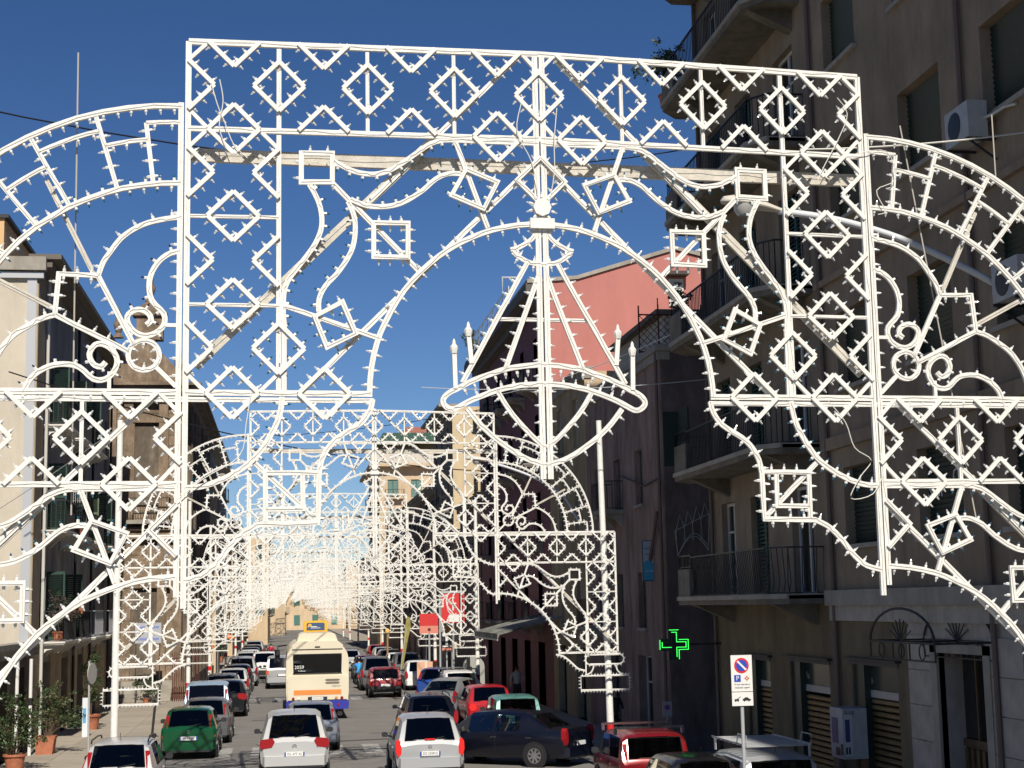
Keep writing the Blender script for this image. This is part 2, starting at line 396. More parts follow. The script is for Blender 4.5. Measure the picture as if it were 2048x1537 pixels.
for s in (1, -1):
    bulbs_along([(s*4.06, 1.9), (s*4.06, 3.9)], .138, (s,), 'c', off=.04)
    bulbs_along([(s*4.2, 4.0), (s*6.3, 4.0)], .138, (-s,), 'c', off=.03)
# inner lower lobes
rail('curved_rail', sm([(2.96, 4.04), (2.975, 4.18), (3.03, 4.36), (3.11, 4.51), (3.20, 4.65), (3.33, 4.79), (3.48, 4.89), (3.64, 4.97), (3.82, 5.03), (4.0, 5.045)]), sp=.13, col='mix', w_=.052)
lobe = sm([(1.965, 4.06), (1.99, 4.17), (2.07, 4.30), (2.18, 4.385), (2.33, 4.475), (2.45, 4.59), (2.53, 4.74), (2.56, 4.9)])+[(2.565, 5.2), (2.57, 5.43), (2.9, 5.44)]+sm([(3.19, 5.445), (3.33, 5.51), (3.44, 5.60), (3.56, 5.74), (3.67, 5.88), (3.81, 5.99), (4.0, 6.04)])
rail('lobe_rail', lobe, sp=.145, w_=.05, shift=.1)
rail('square_frame', [(2.585, 4.88), (3.14, 4.885), (3.135, 5.43)], w_=.046, sp=.12, shift=.1); rail('square_frame', [(2.738, 4.90), (2.733, 5.278), (3.13, 5.283)], w_=.046, sp=.12, shift=.1, col='mix')
bar('frame_bar', (2.59, 5.41), (3.29, 4.735), w_=.046, y=.02)
# foot ornament of each leg
rail('foot_curve', sm([(5.965, 8.048), (6.2, 8.107), (6.38, 8.235), (6.558, 8.398), (6.702, 8.526), (6.956, 8.603)]), sp=.1, sides=(-1,))
rr = [(7.02, 8.085), (8.12, 8.08)]+arc((8.12, 8.24), .16, 90, -90, 8)+[(7.12, 8.405)]+arc((7.12, 8.245), .16, 270, 90, 8)
rail('foot_oval', rr, closed=True, w_=.036, sp=.085, sides=(1,))
bar('frame_bar', (6.97, 8.05), (6.97, 8.76), w_=.034)
rail('foot_curve', sm([(7.246, 8.417), (7.21, 8.55), (7.13, 8.67), (6.98, 8.745)]), w_=.036); rail('foot_curve', sm([(7.994, 8.42), (8.044, 8.60), (8.15, 8.71), (8.299, 8.765)]), w_=.036)
rail('foot_frame', [(6.79, 8.775), (8.455, 8.775), (8.455, 9.245), (6.79, 9.245)], closed=True, w_=.036, sp=.085, sides=(1,))
# star and hanging crown
b = MB(); b.lathe([(.085, -.03), (.085, .03)], WHITE, c=(0, -.04, -1.80*CV), seg=8, axis='y'); PARTS.append(('star_plate', b))
b = MB(); b.box(-.115, .115, -.06, .02, -2.05*CV, -1.93*CV, WHITE); PARTS.append(('clamp_block', b))
for k in range(10):
    t = k*.628+.3; d = Vector((math.cos(t), 0, math.sin(t))); BULBS.append((Vector((0, -.04, -1.8*CV))+d*.1, d, 'c'))
rail('anchor_curve', sm([(.056, 2.04), (.093, 2.147), (.175, 2.219), (.279, 2.28), (.371, 2.306)]), sp=.12, w_=.045)
rail('anchor_curve', sm([(.345, 2.33), (.259, 2.395), (.145, 2.45), (0, 2.469)]), sp=.14, w_=.045)
rail('crown_rib', [(.18, 2.458), (.952, 3.86)], sp=.145, sides=(1,)); rail('crown_rib', [(.04, 2.58), (.455, 3.70)], sp=.145, sides=(1,))
bar('crown_bar', (-.56, 3.10), (.56, 3.10), w_=.035, both=False, y=.03)
for s in (1, -1): bulbs_along([(0, 2.6), (0, 4.75)], .145, (s,), 'c', off=.05)
rail('crown_brim', [(u, v) for u, v in sm([(0, 3.64), (.25, 3.662), (.46, 3.70), (.62, 3.757), (.82, 3.83), (1.0, 3.925), (1.10, 3.975), (1.16, 4.03), (1.175, 4.09), (1.13, 4.145), (1.06, 4.165), (.99, 4.135), (.84, 4.055), (.56, 3.947), (.29, 3.885), (0, 3.865)])], w_=.052)
for s in (1, -1):
    bulbs_along([(0, 3.66), (s*.46, 3.72), (s*.82, 3.85), (s*1.0, 3.95)], .11, (-s,), 'c', off=.02)
    bulbs_along([(0, 3.85), (s*.56, 3.93), (s*.84, 4.04)], .11, (s,), 'c', off=.02)
rail('crown_lens', sm([(0, 4.80), (.2, 4.74), (.385, 4.64), (.59, 4.49), (.76, 4.33), (.90, 4.15)]), sp=.15, sides=(-1,), w_=.05)
rail('crown_lens', sm([(0, 4.60), (.117, 4.51), (.28, 4.34), (.42, 4.17), (.553, 3.95)]), sp=.15, sides=(-1,), w_=.045)
for u0, v0, u1, v1 in ((1.033, 3.93, 1.042, 3.50), (.845, 3.64, .875, 3.30)):
    for s in (1, -1):
        b = MB(); b.bar(P3(s*u0, v0, -.01), P3(s*u1, v1, -.01), .04, .03, WHITE)
        x, _, z = P3(s*u1, v1-.03); b.lathe([(.005, -.05), (.028, -.045), (.036, -.01), (.038, .015), (.018, .04), (.015, .065), (.004, .09)], WHITE, c=(x, -.01, z), seg=8); PARTS.append(('candle', b))
# long beam behind
bar('back_beam', (-4, 1.245), (4.0, 1.245), w_=.125, t_=.05, y=.16, both=False, mt=WHITE2)
# ---- bulb meshes
def bulb_mb(b, q, d, col, full=True):
    d = d.normalized(); x = Vector((0, 1, 0)).cross(d)
    if x.length < .1: x = Vector((1, 0, 0))
    x.normalize(); y = d.cross(x)
    gm = {'c': B_CLEAR, 'b': B_BLUE, 'p': B_PURPLE}[col]
    n = 5 if full else 3
    prof = [(.0145, -.005), (.0145, .022), (.010, .027)] if full else [(.013, 0), (.011, .03)]
    gl = [(.0075, .027), (.0095, .038), (.004, .054)] if full else [(.010, .03), (.002, .07)]
    for pf, mt in ((prof, PLASTIC), (gl, gm)):
        vs = [q+(x*math.cos(6.283*k/n)+y*math.sin(6.283*k/n))*r+d*z for r, z in pf for k in range(n)]
        fs = [(i*n+k, i*n+(k+1) % n, (i+1)*n+(k+1) % n, (i+1)*n+k) for i in range(len(pf)-1) for k in range(n)]
        fs.append(tuple((len(pf)-1)*n+k for k in range(n)))
        b.add(vs, fs, mt)
bulb_mesh = {}
for c in 'cbp':
    b = MB(); bulb_mb(b, Vector((0, 0, 0)), Vector((0, 0, 1)), c); bulb_mesh[c] = b.mesh('bulb')
part_mesh = [(n, p.mesh(n)) for n, p in PARTS]; wire_me = WIRES.mesh('wiring')
rs = random.Random(3); order = list(range(len(BULBS)))
vis = [i for i in order if -4.9 < BULBS[i][0].x/CU < 5.3 and BULBS[i][0].z/CV > -6.4]
vis.sort(key=lambda i: (BULBS[i][0].x/3+.2)**2+(BULBS[i][0].z/3+.9)**2)
single = set(vis[:300])
def bulb_mesh_join(idx, full):
    b = MB()
    for i in idx: bulb_mb(b, *BULBS[i], full)
    return b.mesh('bulb_strand')
rest1 = bulb_mesh_join([i for i in order if i not in single], True)
allb = bulb_mesh_join(order, True)
ARCH_Y = [13.84, 40.66, 70.76, 91, 117, 140, 163, 186, 209, 232, 255, 278, 301, 324]
ordn = ['nearest', 'second nearest', 'third', 'fourth', 'fifth', 'sixth', 'seventh', 'eighth', 'ninth', 'tenth', 'eleventh', 'twelfth', 'thirteenth', 'farthest']
GA = 'white festival light arches spanning the street'
far_me = None
for i, y in enumerate(ARCH_Y):
    loc = (2.352, y, ZTOP); rz = .060 if i != 1 else .0756
    lab = {0: 'huge nearest white light arch with a crown hanging from its centre, filling the view',
           1: 'second white light arch, its lattice legs beside the green car and the dark blue sedan',
           2: 'third white light arch standing just beyond the bus'}.get(i, '%s white light arch counted from the camera down the street' % ordn[i])
    if i < 3:
        t = thing('light_arch', lab, 'light arch', loc, rz, GA)
        for n, me in part_mesh: link(n, me, t)
        stuff(link('wiring', wire_me, t))
        if i == 0:
            for k in sorted(single):
                q, d, c = BULBS[k]; link('bulb', bulb_mesh[c], t, q, d.to_track_quat('Z', 'Y').to_euler())
            stuff(link('bulb_strand', rest1, t))
        else: stuff(link('bulb_strand', allb, t))
    else:
        if far_me is None:
            b = MB()
            for _, p in PARTS:
                o = len(b.v); b.v += p.v
                for f, mi in zip(p.f, p.mi): b.f.append([o+k for k in f]); b.mi.append(b.m(p.mats[mi]))
            for k in order: bulb_mb(b, *BULBS[k], False)
            far_me = b.mesh('light_arch')
        o = link('light_arch', far_me, None, loc, (0, 0, rz)); tag(o, lab, 'light arch', GA)
# ---- poles
def pole(x, y, h, lab, lean=0):
    t = thing('arch_pole', lab, 'pole', (x, y, 0), 0, 'white poles with red bands holding the light arches'); t.rotation_euler = (0, lean, 0)
    b = MB(); b.lathe([(.095, 1.26), (.075, h)], WHITE, seg=14); b.lathe([(.1, 0), (.098, 1.02)], WHITE, seg=14); b.build('shaft', t, smooth=50)
    b = MB(); b.lathe([(.1, 1.02), (.098, 1.26)], RED_P, seg=14); b.build('red_band', t, smooth=50)
    b = MB(); b.box(-.3, .3, -.3, .3, 0, .14, CONC); b.build('footing', t)
pole(8.60, 41.35, 9.3, 'white pole with red band behind the dark red car with roof bars', -.012)
pole(-4.12, 40.2, 9.2, 'white pole with red band standing behind the silver car at bottom left', .004)
for i, y in enumerate(ARCH_Y[2:10]):
    pole(8.75, y+.6, 9.2, 'white arch pole on the right kerb, %s from the camera' % ordn[i+1].replace('second nearest', 'second'))
    pole(-4.1, y-.2, 9.2, 'white arch pole on the left kerb, %s from the camera' % ordn[i+1].replace('second nearest', 'second'))
# ---- loose white cables dangling from the nearest arch
def cable(name, pts, r, mt, lab, cat, group=None, n=4, loc=None):
    q = [Vector(p) for p in pts]; out = []
    for i in range(len(q)-1):
        p0 = q[max(i-1, 0)]; p1 = q[i]; p2 = q[i+1]; p3 = q[min(i+2, len(q)-1)]
        for k in range(n):
            t = k/n; out.append(.5*((2*p1)+(-p0+p2)*t+(2*p0-5*p1+4*p2-p3)*t*t+(-p0+3*p1-3*p2+p3)*t**3))
    out.append(q[-1]); b = MB(); b.tube(out, r, mt, seg=5); return tag(b.build(name, smooth=True), lab, cat, group)
ca, sa = math.cos(.06), math.sin(.06)
def AW(u, v, dy=-.06):   # nearest arch design -> world
    x, z = u*CU, -v*CV; return (2.352+x*ca-dy*sa, 13.84+x*sa+dy*ca, ZTOP+z)
for k, (pts, lab) in enumerate((
    ([(-3.75, .5), (-3.68, .75), (-3.6, .95), (-3.5, 1.2), (-3.35, 1.35)], 'loose white cable curling over the top left corner of the nearest arch'),
    ([(-3.66, .45), (-3.62, .7), (-3.66, 1.0), (-3.58, 1.25)], 'short white cable loop hanging at the upper left lattice of the nearest arch'),
    ([(-.22, .55), (-.28, .9), (-.12, 1.25), (-.05, 1.6), (-.08, 1.85)], 'thin white cable falling left of the centre post of the nearest arch'),
    ([(.2, .6), (.16, 1.0), (.15, 1.4), (.06, 1.85)], 'thin white cable falling right of the centre post of the nearest arch'),
    ([(3.7, .3), (3.82, .5), (3.7, .8), (3.5, 1.15), (3.4, 1.35)], 'white cable loop over the top right corner of the nearest arch'),
    ([(3.9, 1.0), (4.3, .95), (4.4, 1.3), (4.15, 1.45), (4.25, 1.7), (4.15, 1.75)], 'looped white cable beside the upper right post of the nearest arch'),
    ([(3.4, 4.05), (3.6, 4.3), (3.7, 4.6), (3.9, 4.75), (3.75, 4.95), (3.62, 5.2), (3.9, 5.15), (4.05, 4.9)], 'tangled white cable below the right arm of the nearest arch'),
    ([(-3.3, 4.0), (-3.35, 4.35), (-3.42, 4.7), (-3.8, 4.95), (-4.1, 5.2)], 'white cable drooping below the left arm of the nearest arch'))):
    cable('loose_cable', [AW(*p) for p in pts], .0045, WIRE_W, lab, 'cable', 'loose white cables on the nearest arch')

# ================================================================ ground
ASPH = mat('asphalt', (.20, .19, .175), .88, noise=.22, scale=.9, bump=.5)
PAVE = mat('pavement_stone', (.36, .315, .25), .88, noise=.2, scale=1.1, bump=.35)
KERB = mat('kerb_stone', (.30, .27, .23), .85, noise=.3, scale=2)
PAINT = mat('road_paint', (.42, .41, .38), .8, noise=.45, scale=7)
PATCH = mat('asphalt_patch', (.085, .082, .078), .9, noise=.3, scale=3)
LK, RK = -3.95, 8.95
struct(box('ground', -900, 900, -300, 2500, -.6, -.02, ASPH))
struct(box('road', LK, RK, -20, 420, -.1, 0, ASPH))
def pavement(x0, x1, y0, y1, name='pavement'):
    o = struct(box(name, x0, x1, y0, y1, -.1, .12, PAVE)); return o
pavement(-14, LK-.16, -20, 420); pavement(RK+.16, 16, -20, 420)
kl = bpy.data.objects.new('kerb', None); kl['kind'] = 'structure'; COL.objects.link(kl)
kb = MB(); kb.box(-.08, .08, 0, .985, -.1, .14, KERB); kme = kb.mesh('kerb_stone')
for i in range(70):
    link('kerb_stone', kme, kl, (LK-.08, 40+i, 0)); link('kerb_stone', kme, kl, (RK+.08, 40+i, 0))
b = MB(); b.box(LK-.16, LK, 110, 420, -.1, .13, KERB); b.box(RK, RK+.16, 110, 420, -.1, .13, KERB); b.box(LK-.16, LK, -20, 40, -.1, .13, KERB); b.box(RK, RK+.16, -20, 40, -.1, .13, KERB)
stuff(b.build('kerb_run', kl))
# pavement slabs on the left, receding
ps = bpy.data.objects.new('pavement_slabs', None); ps['kind'] = 'structure'; COL.objects.link(ps)
rj = random.Random(8)
slab_m = [mat('slab_%d' % k, tuple(c*f for c in (.37, .325, .26)), .88, noise=.18, scale=1.5, bump=.3) for k, f in enumerate((.92, 1., 1.06))]
slm = []
for k in range(3):
    b = MB(); b.box(0, 1.285, 0, 1.985, 0, .012, slab_m[k]); slm.append(b.mesh('paving_slab'))
for j in range(26):
    for i in range(3): link('paving_slab', slm[rj.randrange(3)], ps, (-8+i*1.295, 42+j*2, .118+rj.uniform(0, .003)))
# crossings and road marks
def stripes(y, x0, x1, n, L, lab):
    for k in range(n):
        xx = x0+(x1-x0)*k/(n-1); b = MB()
        j = rj.uniform(-.05, .05); b.add([(xx-.27, y+j, .004), (xx+.27, y+j, .004), (xx+.27, y+L+j, .004), (xx-.27, y+L, .004)], [(0, 1, 2, 3)], PAINT)
        struct(b.build('crossing_stripe'))
stripes(48.6, -3.0, 7.4, 10, 3.2, '')
stripes(76.5, -2.6, 7.2, 9, 3.0, '')
b = MB()
for (x, y, a, L, W) in ((-.8, 52.4, .2, 5, .5), (3.0, 56, -.1, 3, .25), (-2.2, 45.5, .4, 3, .6), (5.6, 52.8, .5, 3, .3), (5.0, 71, -.2, 3, .25), (-1.2, 64, .1, 4, .35), (-.5, 70.5, .3, 3, .3)):
    dx, dy = math.cos(a), math.sin(a); b.add([(x, y, .002), (x+dx*L, y+dy*L, .002), (x+dx*L-dy*W, y+dy*L+dx*W, .002), (x-dy*W, y+dx*W, .002)], [(0, 1, 2, 3)], PATCH)
struct(b.build('road_repair_patches'))

# ================================================================ buildings
PL_R1 = mat('plaster_brown_grey', (.30, .235, .165), .9, noise=.3, scale=.45, bump=.5, stain=.5)
PL_R1B = mat('plaster_yellowish', (.19, .15, .09), .9, noise=.25, scale=.8, bump=.5, stain=.6)
PL_R2 = mat('plaster_dusty_pink', (.36, .245, .20), .9, noise=.3, scale=.6, bump=.5, stain=.85)
PL_R3 = mat('plaster_ochre', (.42, .33, .19), .9, noise=.2, scale=.6, bump=.4, stain=.6)
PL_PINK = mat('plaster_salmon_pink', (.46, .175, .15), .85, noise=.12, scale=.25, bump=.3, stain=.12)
PL_PINKD = mat('plaster_pink_shade', (.20, .075, .085), .85, noise=.15, scale=.5, bump=.2)  # street side of the pink house; its shade put into the colour
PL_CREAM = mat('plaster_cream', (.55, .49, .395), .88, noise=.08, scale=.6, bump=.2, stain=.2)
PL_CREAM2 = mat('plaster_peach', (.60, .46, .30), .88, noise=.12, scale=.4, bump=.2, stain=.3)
PL_GREYL = mat('plaster_grey_shade', (.27, .26, .24), .9, noise=.25, scale=.7, bump=.4, stain=.7)  # street sides of the cream houses; shade put into the colour
STONE = mat('weathered_tufa_stone', (.32, .235, .16), .92, noise=.55, scale=1.6, bump=1., stain=.85)
STONE_D = mat('dark_shade_tufa_stone', (.20, .16, .12), .92, noise=.5, scale=1.6, bump=.8, stain=.8)  # darker stone; shade put into the colour on church side and recesses
ROOF = mat('roof_tiles', (.32, .15, .09), .9, noise=.4, scale=3, bump=.6)
TRIM = mat('pale_stone_trim', (.36, .33, .28), .8, noise=.2, scale=2, stain=.4)
WOODF = mat('white_window_frame', (.55, .54, .5), .5)
DOORW = mat('brown_door_wood', (.10, .06, .03), .5, noise=.3, scale=6)

def wall_holes(b, mt, a0, a1, z0, z1, holes, P, depth=.22, reveal=None):
    """wall in a plane with openings: P(a, z, d) -> point; d = depth inwards"""
    As = sorted({a0, a1, *[h[0] for h in holes], *[h[1] for h in holes]}); Zs = sorted({z0, z1, *[h[2] for h in holes], *[h[3] for h in holes]})
    As = [a for a in As if a0-1e-6 <= a <= a1+1e-6]; Zs = [z for z in Zs if z0-1e-6 <= z <= z1+1e-6]
    for i in range(len(As)-1):
        for j in range(len(Zs)-1):
            ca_, cz = (As[i]+As[i+1])/2, (Zs[j]+Zs[j+1])/2
            if any(h[0] < ca_ < h[1] and h[2] < cz < h[3] for h in holes): continue
            b.add([P(As[i], Zs[j], 0), P(As[i+1], Zs[j], 0), P(As[i+1], Zs[j+1], 0), P(As[i], Zs[j+1], 0)], [(0, 1, 2, 3)], mt)
    for h in holes:
        r = reveal or mt; q = [(h[0], h[2]), (h[1], h[2]), (h[1], h[3]), (h[0], h[3])]
        for k in range(4):
            p, n = q[k], q[(k+1) % 4]
            b.add([P(*p, 0), P(*n, 0), P(*n, depth), P(*p, depth)], [(0, 1, 2, 3)], r)
def fill_window(parent, P, h, depth=.18, style='shutter', slat=GREEN_SH, frame=WOODF, name=None):
    a0, a1, z0, z1 = h; out = []
    def bx(b, x0, x1, y0, y1, d0, d1, mt):
        vs = [P(a, z, d) for d in (d0, d1) for a, z in ((x0, y0), (x1, y0), (x1, y1), (x0, y1))]
        b.add(vs, [(0, 1, 2, 3), (7, 6, 5, 4), (0, 4, 5, 1), (1, 5, 6, 2), (2, 6, 7, 3), (3, 7, 4, 0)], mt)
    if style == 'roller':
        b = MB(); n = max(4, int((z1-z0)/.085))
        for k in range(n):
            zz = z0+(z1-z0)*k/n; s_ = (z1-z0)/n
            b.add([P(a0, zz, depth+.015), P(a1, zz, depth+.015), P(a1, zz+s_*.8, depth-.02), P(a0, zz+s_*.8, depth-.02), P(a1, zz+s_, depth+.015), P(a0, zz+s_, depth+.015)], [(0, 1, 2, 3), (3, 2, 4, 5)], slat)
        return b.build(name or 'roller_shutter', parent)
    if style in ('shutter', 'louver'):
        b = MB(); mid = (a0+a1)/2
        for x0, x1 in ((a0+.01, mid-.01), (mid+.01, a1-.01)):
            for q in ((x0, x0+.06, z0+.01, z1-.01), (x1-.06, x1, z0+.01, z1-.01), (x0, x1, z0+.01, z0+.09), (x0, x1, z1-.09, z1-.01)): bx(b, *q, depth-.06, depth-.02, slat)
            n = int((z1-z0-.2)/.09)
            for k in range(n):
                zz = z0+.1+(z1-z0-.2)*k/n
                b.add([P(x0+.06, zz, depth-.055), P(x1-.06, zz, depth-.055), P(x1-.06, zz+.07, depth-.02), P(x0+.06, zz+.07, depth-.02)], [(0, 1, 2, 3)], slat)
        b.add([P(a0, z0, depth+.02), P(a1, z0, depth+.02), P(a1, z1, depth+.02), P(a0, z1, depth+.02)], [(0, 1, 2, 3)], DARKG)
        return b.build(name or 'shutter', parent)
    f = MB(); t = .07; mid = (a0+a1)/2
    for q in ((a0, a0+t, z0, z1), (a1-t, a1, z0, z1), (a0+t, a1-t, z0, z0+t), (a0+t, a1-t, z1-t, z1), (mid-.04, mid+.04, z0+t, z1-t)): bx(f, *q, depth-.05, depth, frame)
    if z1-z0 > 1.4: bx(f, a0+t, a1-t, z0+(z1-z0)*.68, z0+(z1-z0)*.68+.05, depth-.05, depth, frame)
    fo = f.build(name or 'window', parent)
    g_ = MB(); g_.add([P(a0+t, z0+t, depth-.01), P(a1-t, z0+t, depth-.01), P(a1-t, z1-t, depth-.01), P(a0+t, z1-t, depth-.01)], [(0, 1, 2, 3)], DARKG); g_.build('pane', fo)
    return fo
def PR(x): return lambda a, z, d: (x+d, a, z)          # facade of the right side, facing -x
def PLf(x): return lambda a, z, d: (x-d, a, z)         # facade of the left side, facing +x
def PF(y): return lambda a, z, d: (a, y+d, z)          # wall facing the camera
def railing(parent, pts, h=1.0, mt=IRON, step=.12, name='railing', bulge=.0):
    b = MB()
    for p, q in zip(pts, pts[1:]):
        p = Vector(p); q = Vector(q); L = (q-p).length; d = (q-p)/L; n = max(1, int(L/step))
        b.bar(p+Vector((0, 0, h)), q+Vector((0, 0, h)), .045, .03, mt, up=(0, 0, 1)); b.bar(p+Vector((0, 0, .07)), q+Vector((0, 0, .07)), .03, .02, mt, up=(0, 0, 1))
        out = Vector((d.y, -d.x, 0))*bulge
        for k in range(n+1):
            a = p+d*L*k/n
            if bulge:
                b.bar(a+Vector((0, 0, .07)), a+Vector((0, 0, .3))+out, .016, .016, mt); b.bar(a+Vector((0, 0, .3))+out, a+Vector((0, 0, h)), .016, .016, mt)
            else: b.bar(a+Vector((0, 0, .07)), a+Vector((0, 0, h)), .018, .018, mt)
    return b.build(name, parent)
def balcony(parent, side, x, y0, y1, z, proj=.9, th=.14, mt=None, h=1.0, rail_mt=IRON, brackets=3, bulge=0., step=.12):
    """side=+1: right-hand facade (projects towards -x); -1: left facade"""
    s = -side; xo = x+s*proj; b = MB(); b.box(x, xo, y0, y1, z-th, z, mt or CONC)
    b.box(x, xo+s*.04, y0-.04, y1+.04, z-.05, z+.004, mt or CONC)
    bo = b.build('balcony', parent)
    e = .04
    railing(bo, [(x, y0+e, z), (xo-s*e, y0+e, z), (xo-s*e, y1-e, z), (x, y1-e, z)], h, rail_mt, step, bulge=bulge)
    if brackets:
        for i in range(brackets):
            k = MB(); yy = y0+.2+(y1-y0-.4)*i/max(1, brackets-1)
            pr = [(x, z-th), (x+s*proj*.8, z-th), (x+s*proj*.7, z-th-.1), (x+s*proj*.3, z-th-.18), (x, z-th-.42)]
            k.prism([(p[0], p[1]) for p in pr], yy-.06, yy+.06, mt or CONC)
            k.build('bracket', bo)
    return bo

# ---- foliage
def leaves(b, c, r, n, size, mt, rnd, squash=1., hollow=.35):
    for _ in range(n):
        while True:
            p = Vector((rnd.uniform(-1, 1), rnd.uniform(-1, 1), rnd.uniform(-1, 1)))
            if hollow < p.length < 1: break
        q = Vector(c)+Vector((p.x*r, p.y*r, p.z*r*squash))*rnd.uniform(.75, 1.15)
        a = Vector((rnd.gauss(0, 1), rnd.gauss(0, 1), rnd.gauss(0, .7))).normalized(); e = a.cross(Vector((rnd.gauss(0, 1), rnd.gauss(0, 1), rnd.gauss(0, 1)))).normalized()
        s = size*rnd.uniform(.6, 1.3)
        b.add([q, q+a*s*.5+e*s*.28, q+a*s, q+a*s*.5-e*s*.28], [(0, 1, 2, 3)], mt)
def shrub(lab, x, y, z0, pot_r, pot_h, crown, n, seed, size=.085, cat='potted plant', group=None, mts=(LEAF, LEAF2), round_pot=True, loc=True):
    rnd = random.Random(seed); t = thing('potted_shrub', lab, cat, (x, y, z0), 0, group)
    b = MB()
    if round_pot: b.lathe([(pot_r*.7, 0), (pot_r*.95, pot_h*.86), (pot_r*1.08, pot_h*.87), (pot_r*1.08, pot_h), (pot_r*.95, pot_h), (pot_r*.9, pot_h*.9)], TERRA, seg=18)
    else:
        b.prism([(-pot_r*.8, 0), (pot_r*.8, 0), (pot_r, pot_h*.85), (pot_r*1.08, pot_h*.86), (pot_r*1.08, pot_h), (-pot_r*1.08, pot_h), (-pot_r*1.08, pot_h*.86), (-pot_r, pot_h*.85)], -pot_r, pot_r, TERRA)
    b.build('pot', t, smooth=50)
    b = MB(); f = MB()
    for (cx, cy_, cz, r) in crown:
        b.tube([(0, 0, pot_h*.8), (cx*.4, cy_*.4, pot_h+(cz-pot_h)*.5), (cx, cy_, cz)], .016, mat('bark', (.10, .07, .05), .9), seg=5, r2=.006)
        leaves(f, (cx, cy_, cz), r, int(n*r), size, mts[0] if rnd.random() < .7 else mts[1], rnd, .9, .15)
        for _ in range(7):
            a = rnd.uniform(0, 6.28); ee = (cx+math.cos(a)*r*1.2, cy_+math.sin(a)*r*1.2, cz+rnd.uniform(-.2, 1.1)*r)
            b.tube([(cx*.6, cy_*.6, cz-r*.6), ee], .007, mat('bark', (.1, .07, .05)), seg=4, r2=.003)
            leaves(f, ee, r*.3, int(n*r*.12), size, mts[rnd.random() < .35], rnd, 1, 0)
    b.build('stem', t); f.build('foliage', t); return t

# ---------------- R1: big brown-grey apartment block at right
R1 = thing('apartment_block', 'tall brown grey apartment block filling the shaded right side above brown shop shutters', 'building', (11, 28, 0))
def lx(o):   # builder in world coords parented to an empty at its location
    o.matrix_parent_inverse = Matrix.Identity(4); return o
class Bl:
    """building wrapper: parts given in world coordinates"""
    def __init__(s, root): s.r = root; s.off = Vector(root.location)
    def put(s, b, name, smooth=False):
        o = b.build(name, s.r, smooth); o.location = -s.off; return o
    def fix(s, o): o.location = Vector(o.location)-s.off; return o
def shops_tex():
    pass
B1 = Bl(R1); XR = 11.0
floors = [4.45, 7.55, 10.9, 14.1, 17.3, 20.5]
cols = [(17.3, 19.0), (20.75, 22.55), (24.15, 25.95), (27.85, 29.6)]
holes = [(a, e, f+.98, f+2.5) for f in floors for a, e in cols]
doors = [(31.5, 32.9), (34.6, 35.9), (37.2, 38.4)]
dh = [(a, e, f+.02, f+2.35) for f in floors for a, e in doors]
gd = [(23.7, 25.5, .12, 3.45)]; shops = [(27.35, 29.65, .12, 3.12), (30.95, 33.45, .12, 3.05), (34.9, 36.7, .12, 3.0)]
b = MB(); wall_holes(b, PL_R1, -15, 39.3, 4.3, 28, holes+dh, PR(XR), .25); wall_holes(b, PL_R1B, 26.8, 39.3, 0, 4.3, shops, PR(XR), .45); wall_holes(b, MARBLE, -15, 26.8, 0, 4.3, gd, PR(XR), .5)  # unseen rear length and upper height sized to shade canopy and balconies
b.add([(XR, 39.3, 0), (XR+12, 39.3, 0), (XR+12, 39.3, 28), (XR, 39.3, 28)], [(0, 1, 2, 3)], PL_R1); b.add([(XR, -15, 0), (XR+12, -15, 0), (XR+12, -15, 28), (XR, -15, 28)], [(0, 1, 2, 3)], PL_R1)
b.add([(XR+12, -15, 0), (XR+12, 39.3, 0), (XR+12, 39.3, 28), (XR+12, -15, 28)], [(0, 1, 2, 3)], PL_R1); b.add([(XR, -15, 28), (XR+12, -15, 28), (XR+12, 39.3, 28), (XR, 39.3, 28)], [(0, 1, 2, 3)], PL_R1)
B1.put(b, 'wall')
b = MB(); b.box(XR-.85, XR, -15, 39.6, 28, 28.25, CONC); b.box(XR-.55, XR, -15, 39.5, 27.8, 28.0, CONC); B1.put(b, 'roof_cornice')
b = MB(); b.box(XR-.16, XR, 12, 30.6, 4.25, 4.55, TRIM); B1.put(b, 'string_course')
b = MB(); b.box(XR-.07, XR, 12, 30.6, 3.95, 4.25, MARBLE); B1.put(b, 'string_course')
for z0_, z1_ in ((7.35, 7.6), (10.72, 10.85)):
    b = MB(); b.box(XR-.1, XR, 12, 30.6, z0_, z1_, PL_R1); B1.put(b, 'string_course')
rq = random.Random(4)
for h in holes:
    rq.random(); o = fill_window(None, PR(XR), h, .2, 'roller', slat=DGREEN); o.parent = R1; B1.fix(o)
    s_ = MB(); s_.box(XR-.09, XR+.02, h[0]-.08, h[1]+.08, h[2]-.09, h[2]-.005, TRIM); B1.put(s_, 'sill')
for h in dh:
    o = fill_window(None, PR(XR), h, .2, 'shutter' if rq.random() < .6 else 'win', slat=GREEN_SH); o.parent = R1; B1.fix(o)
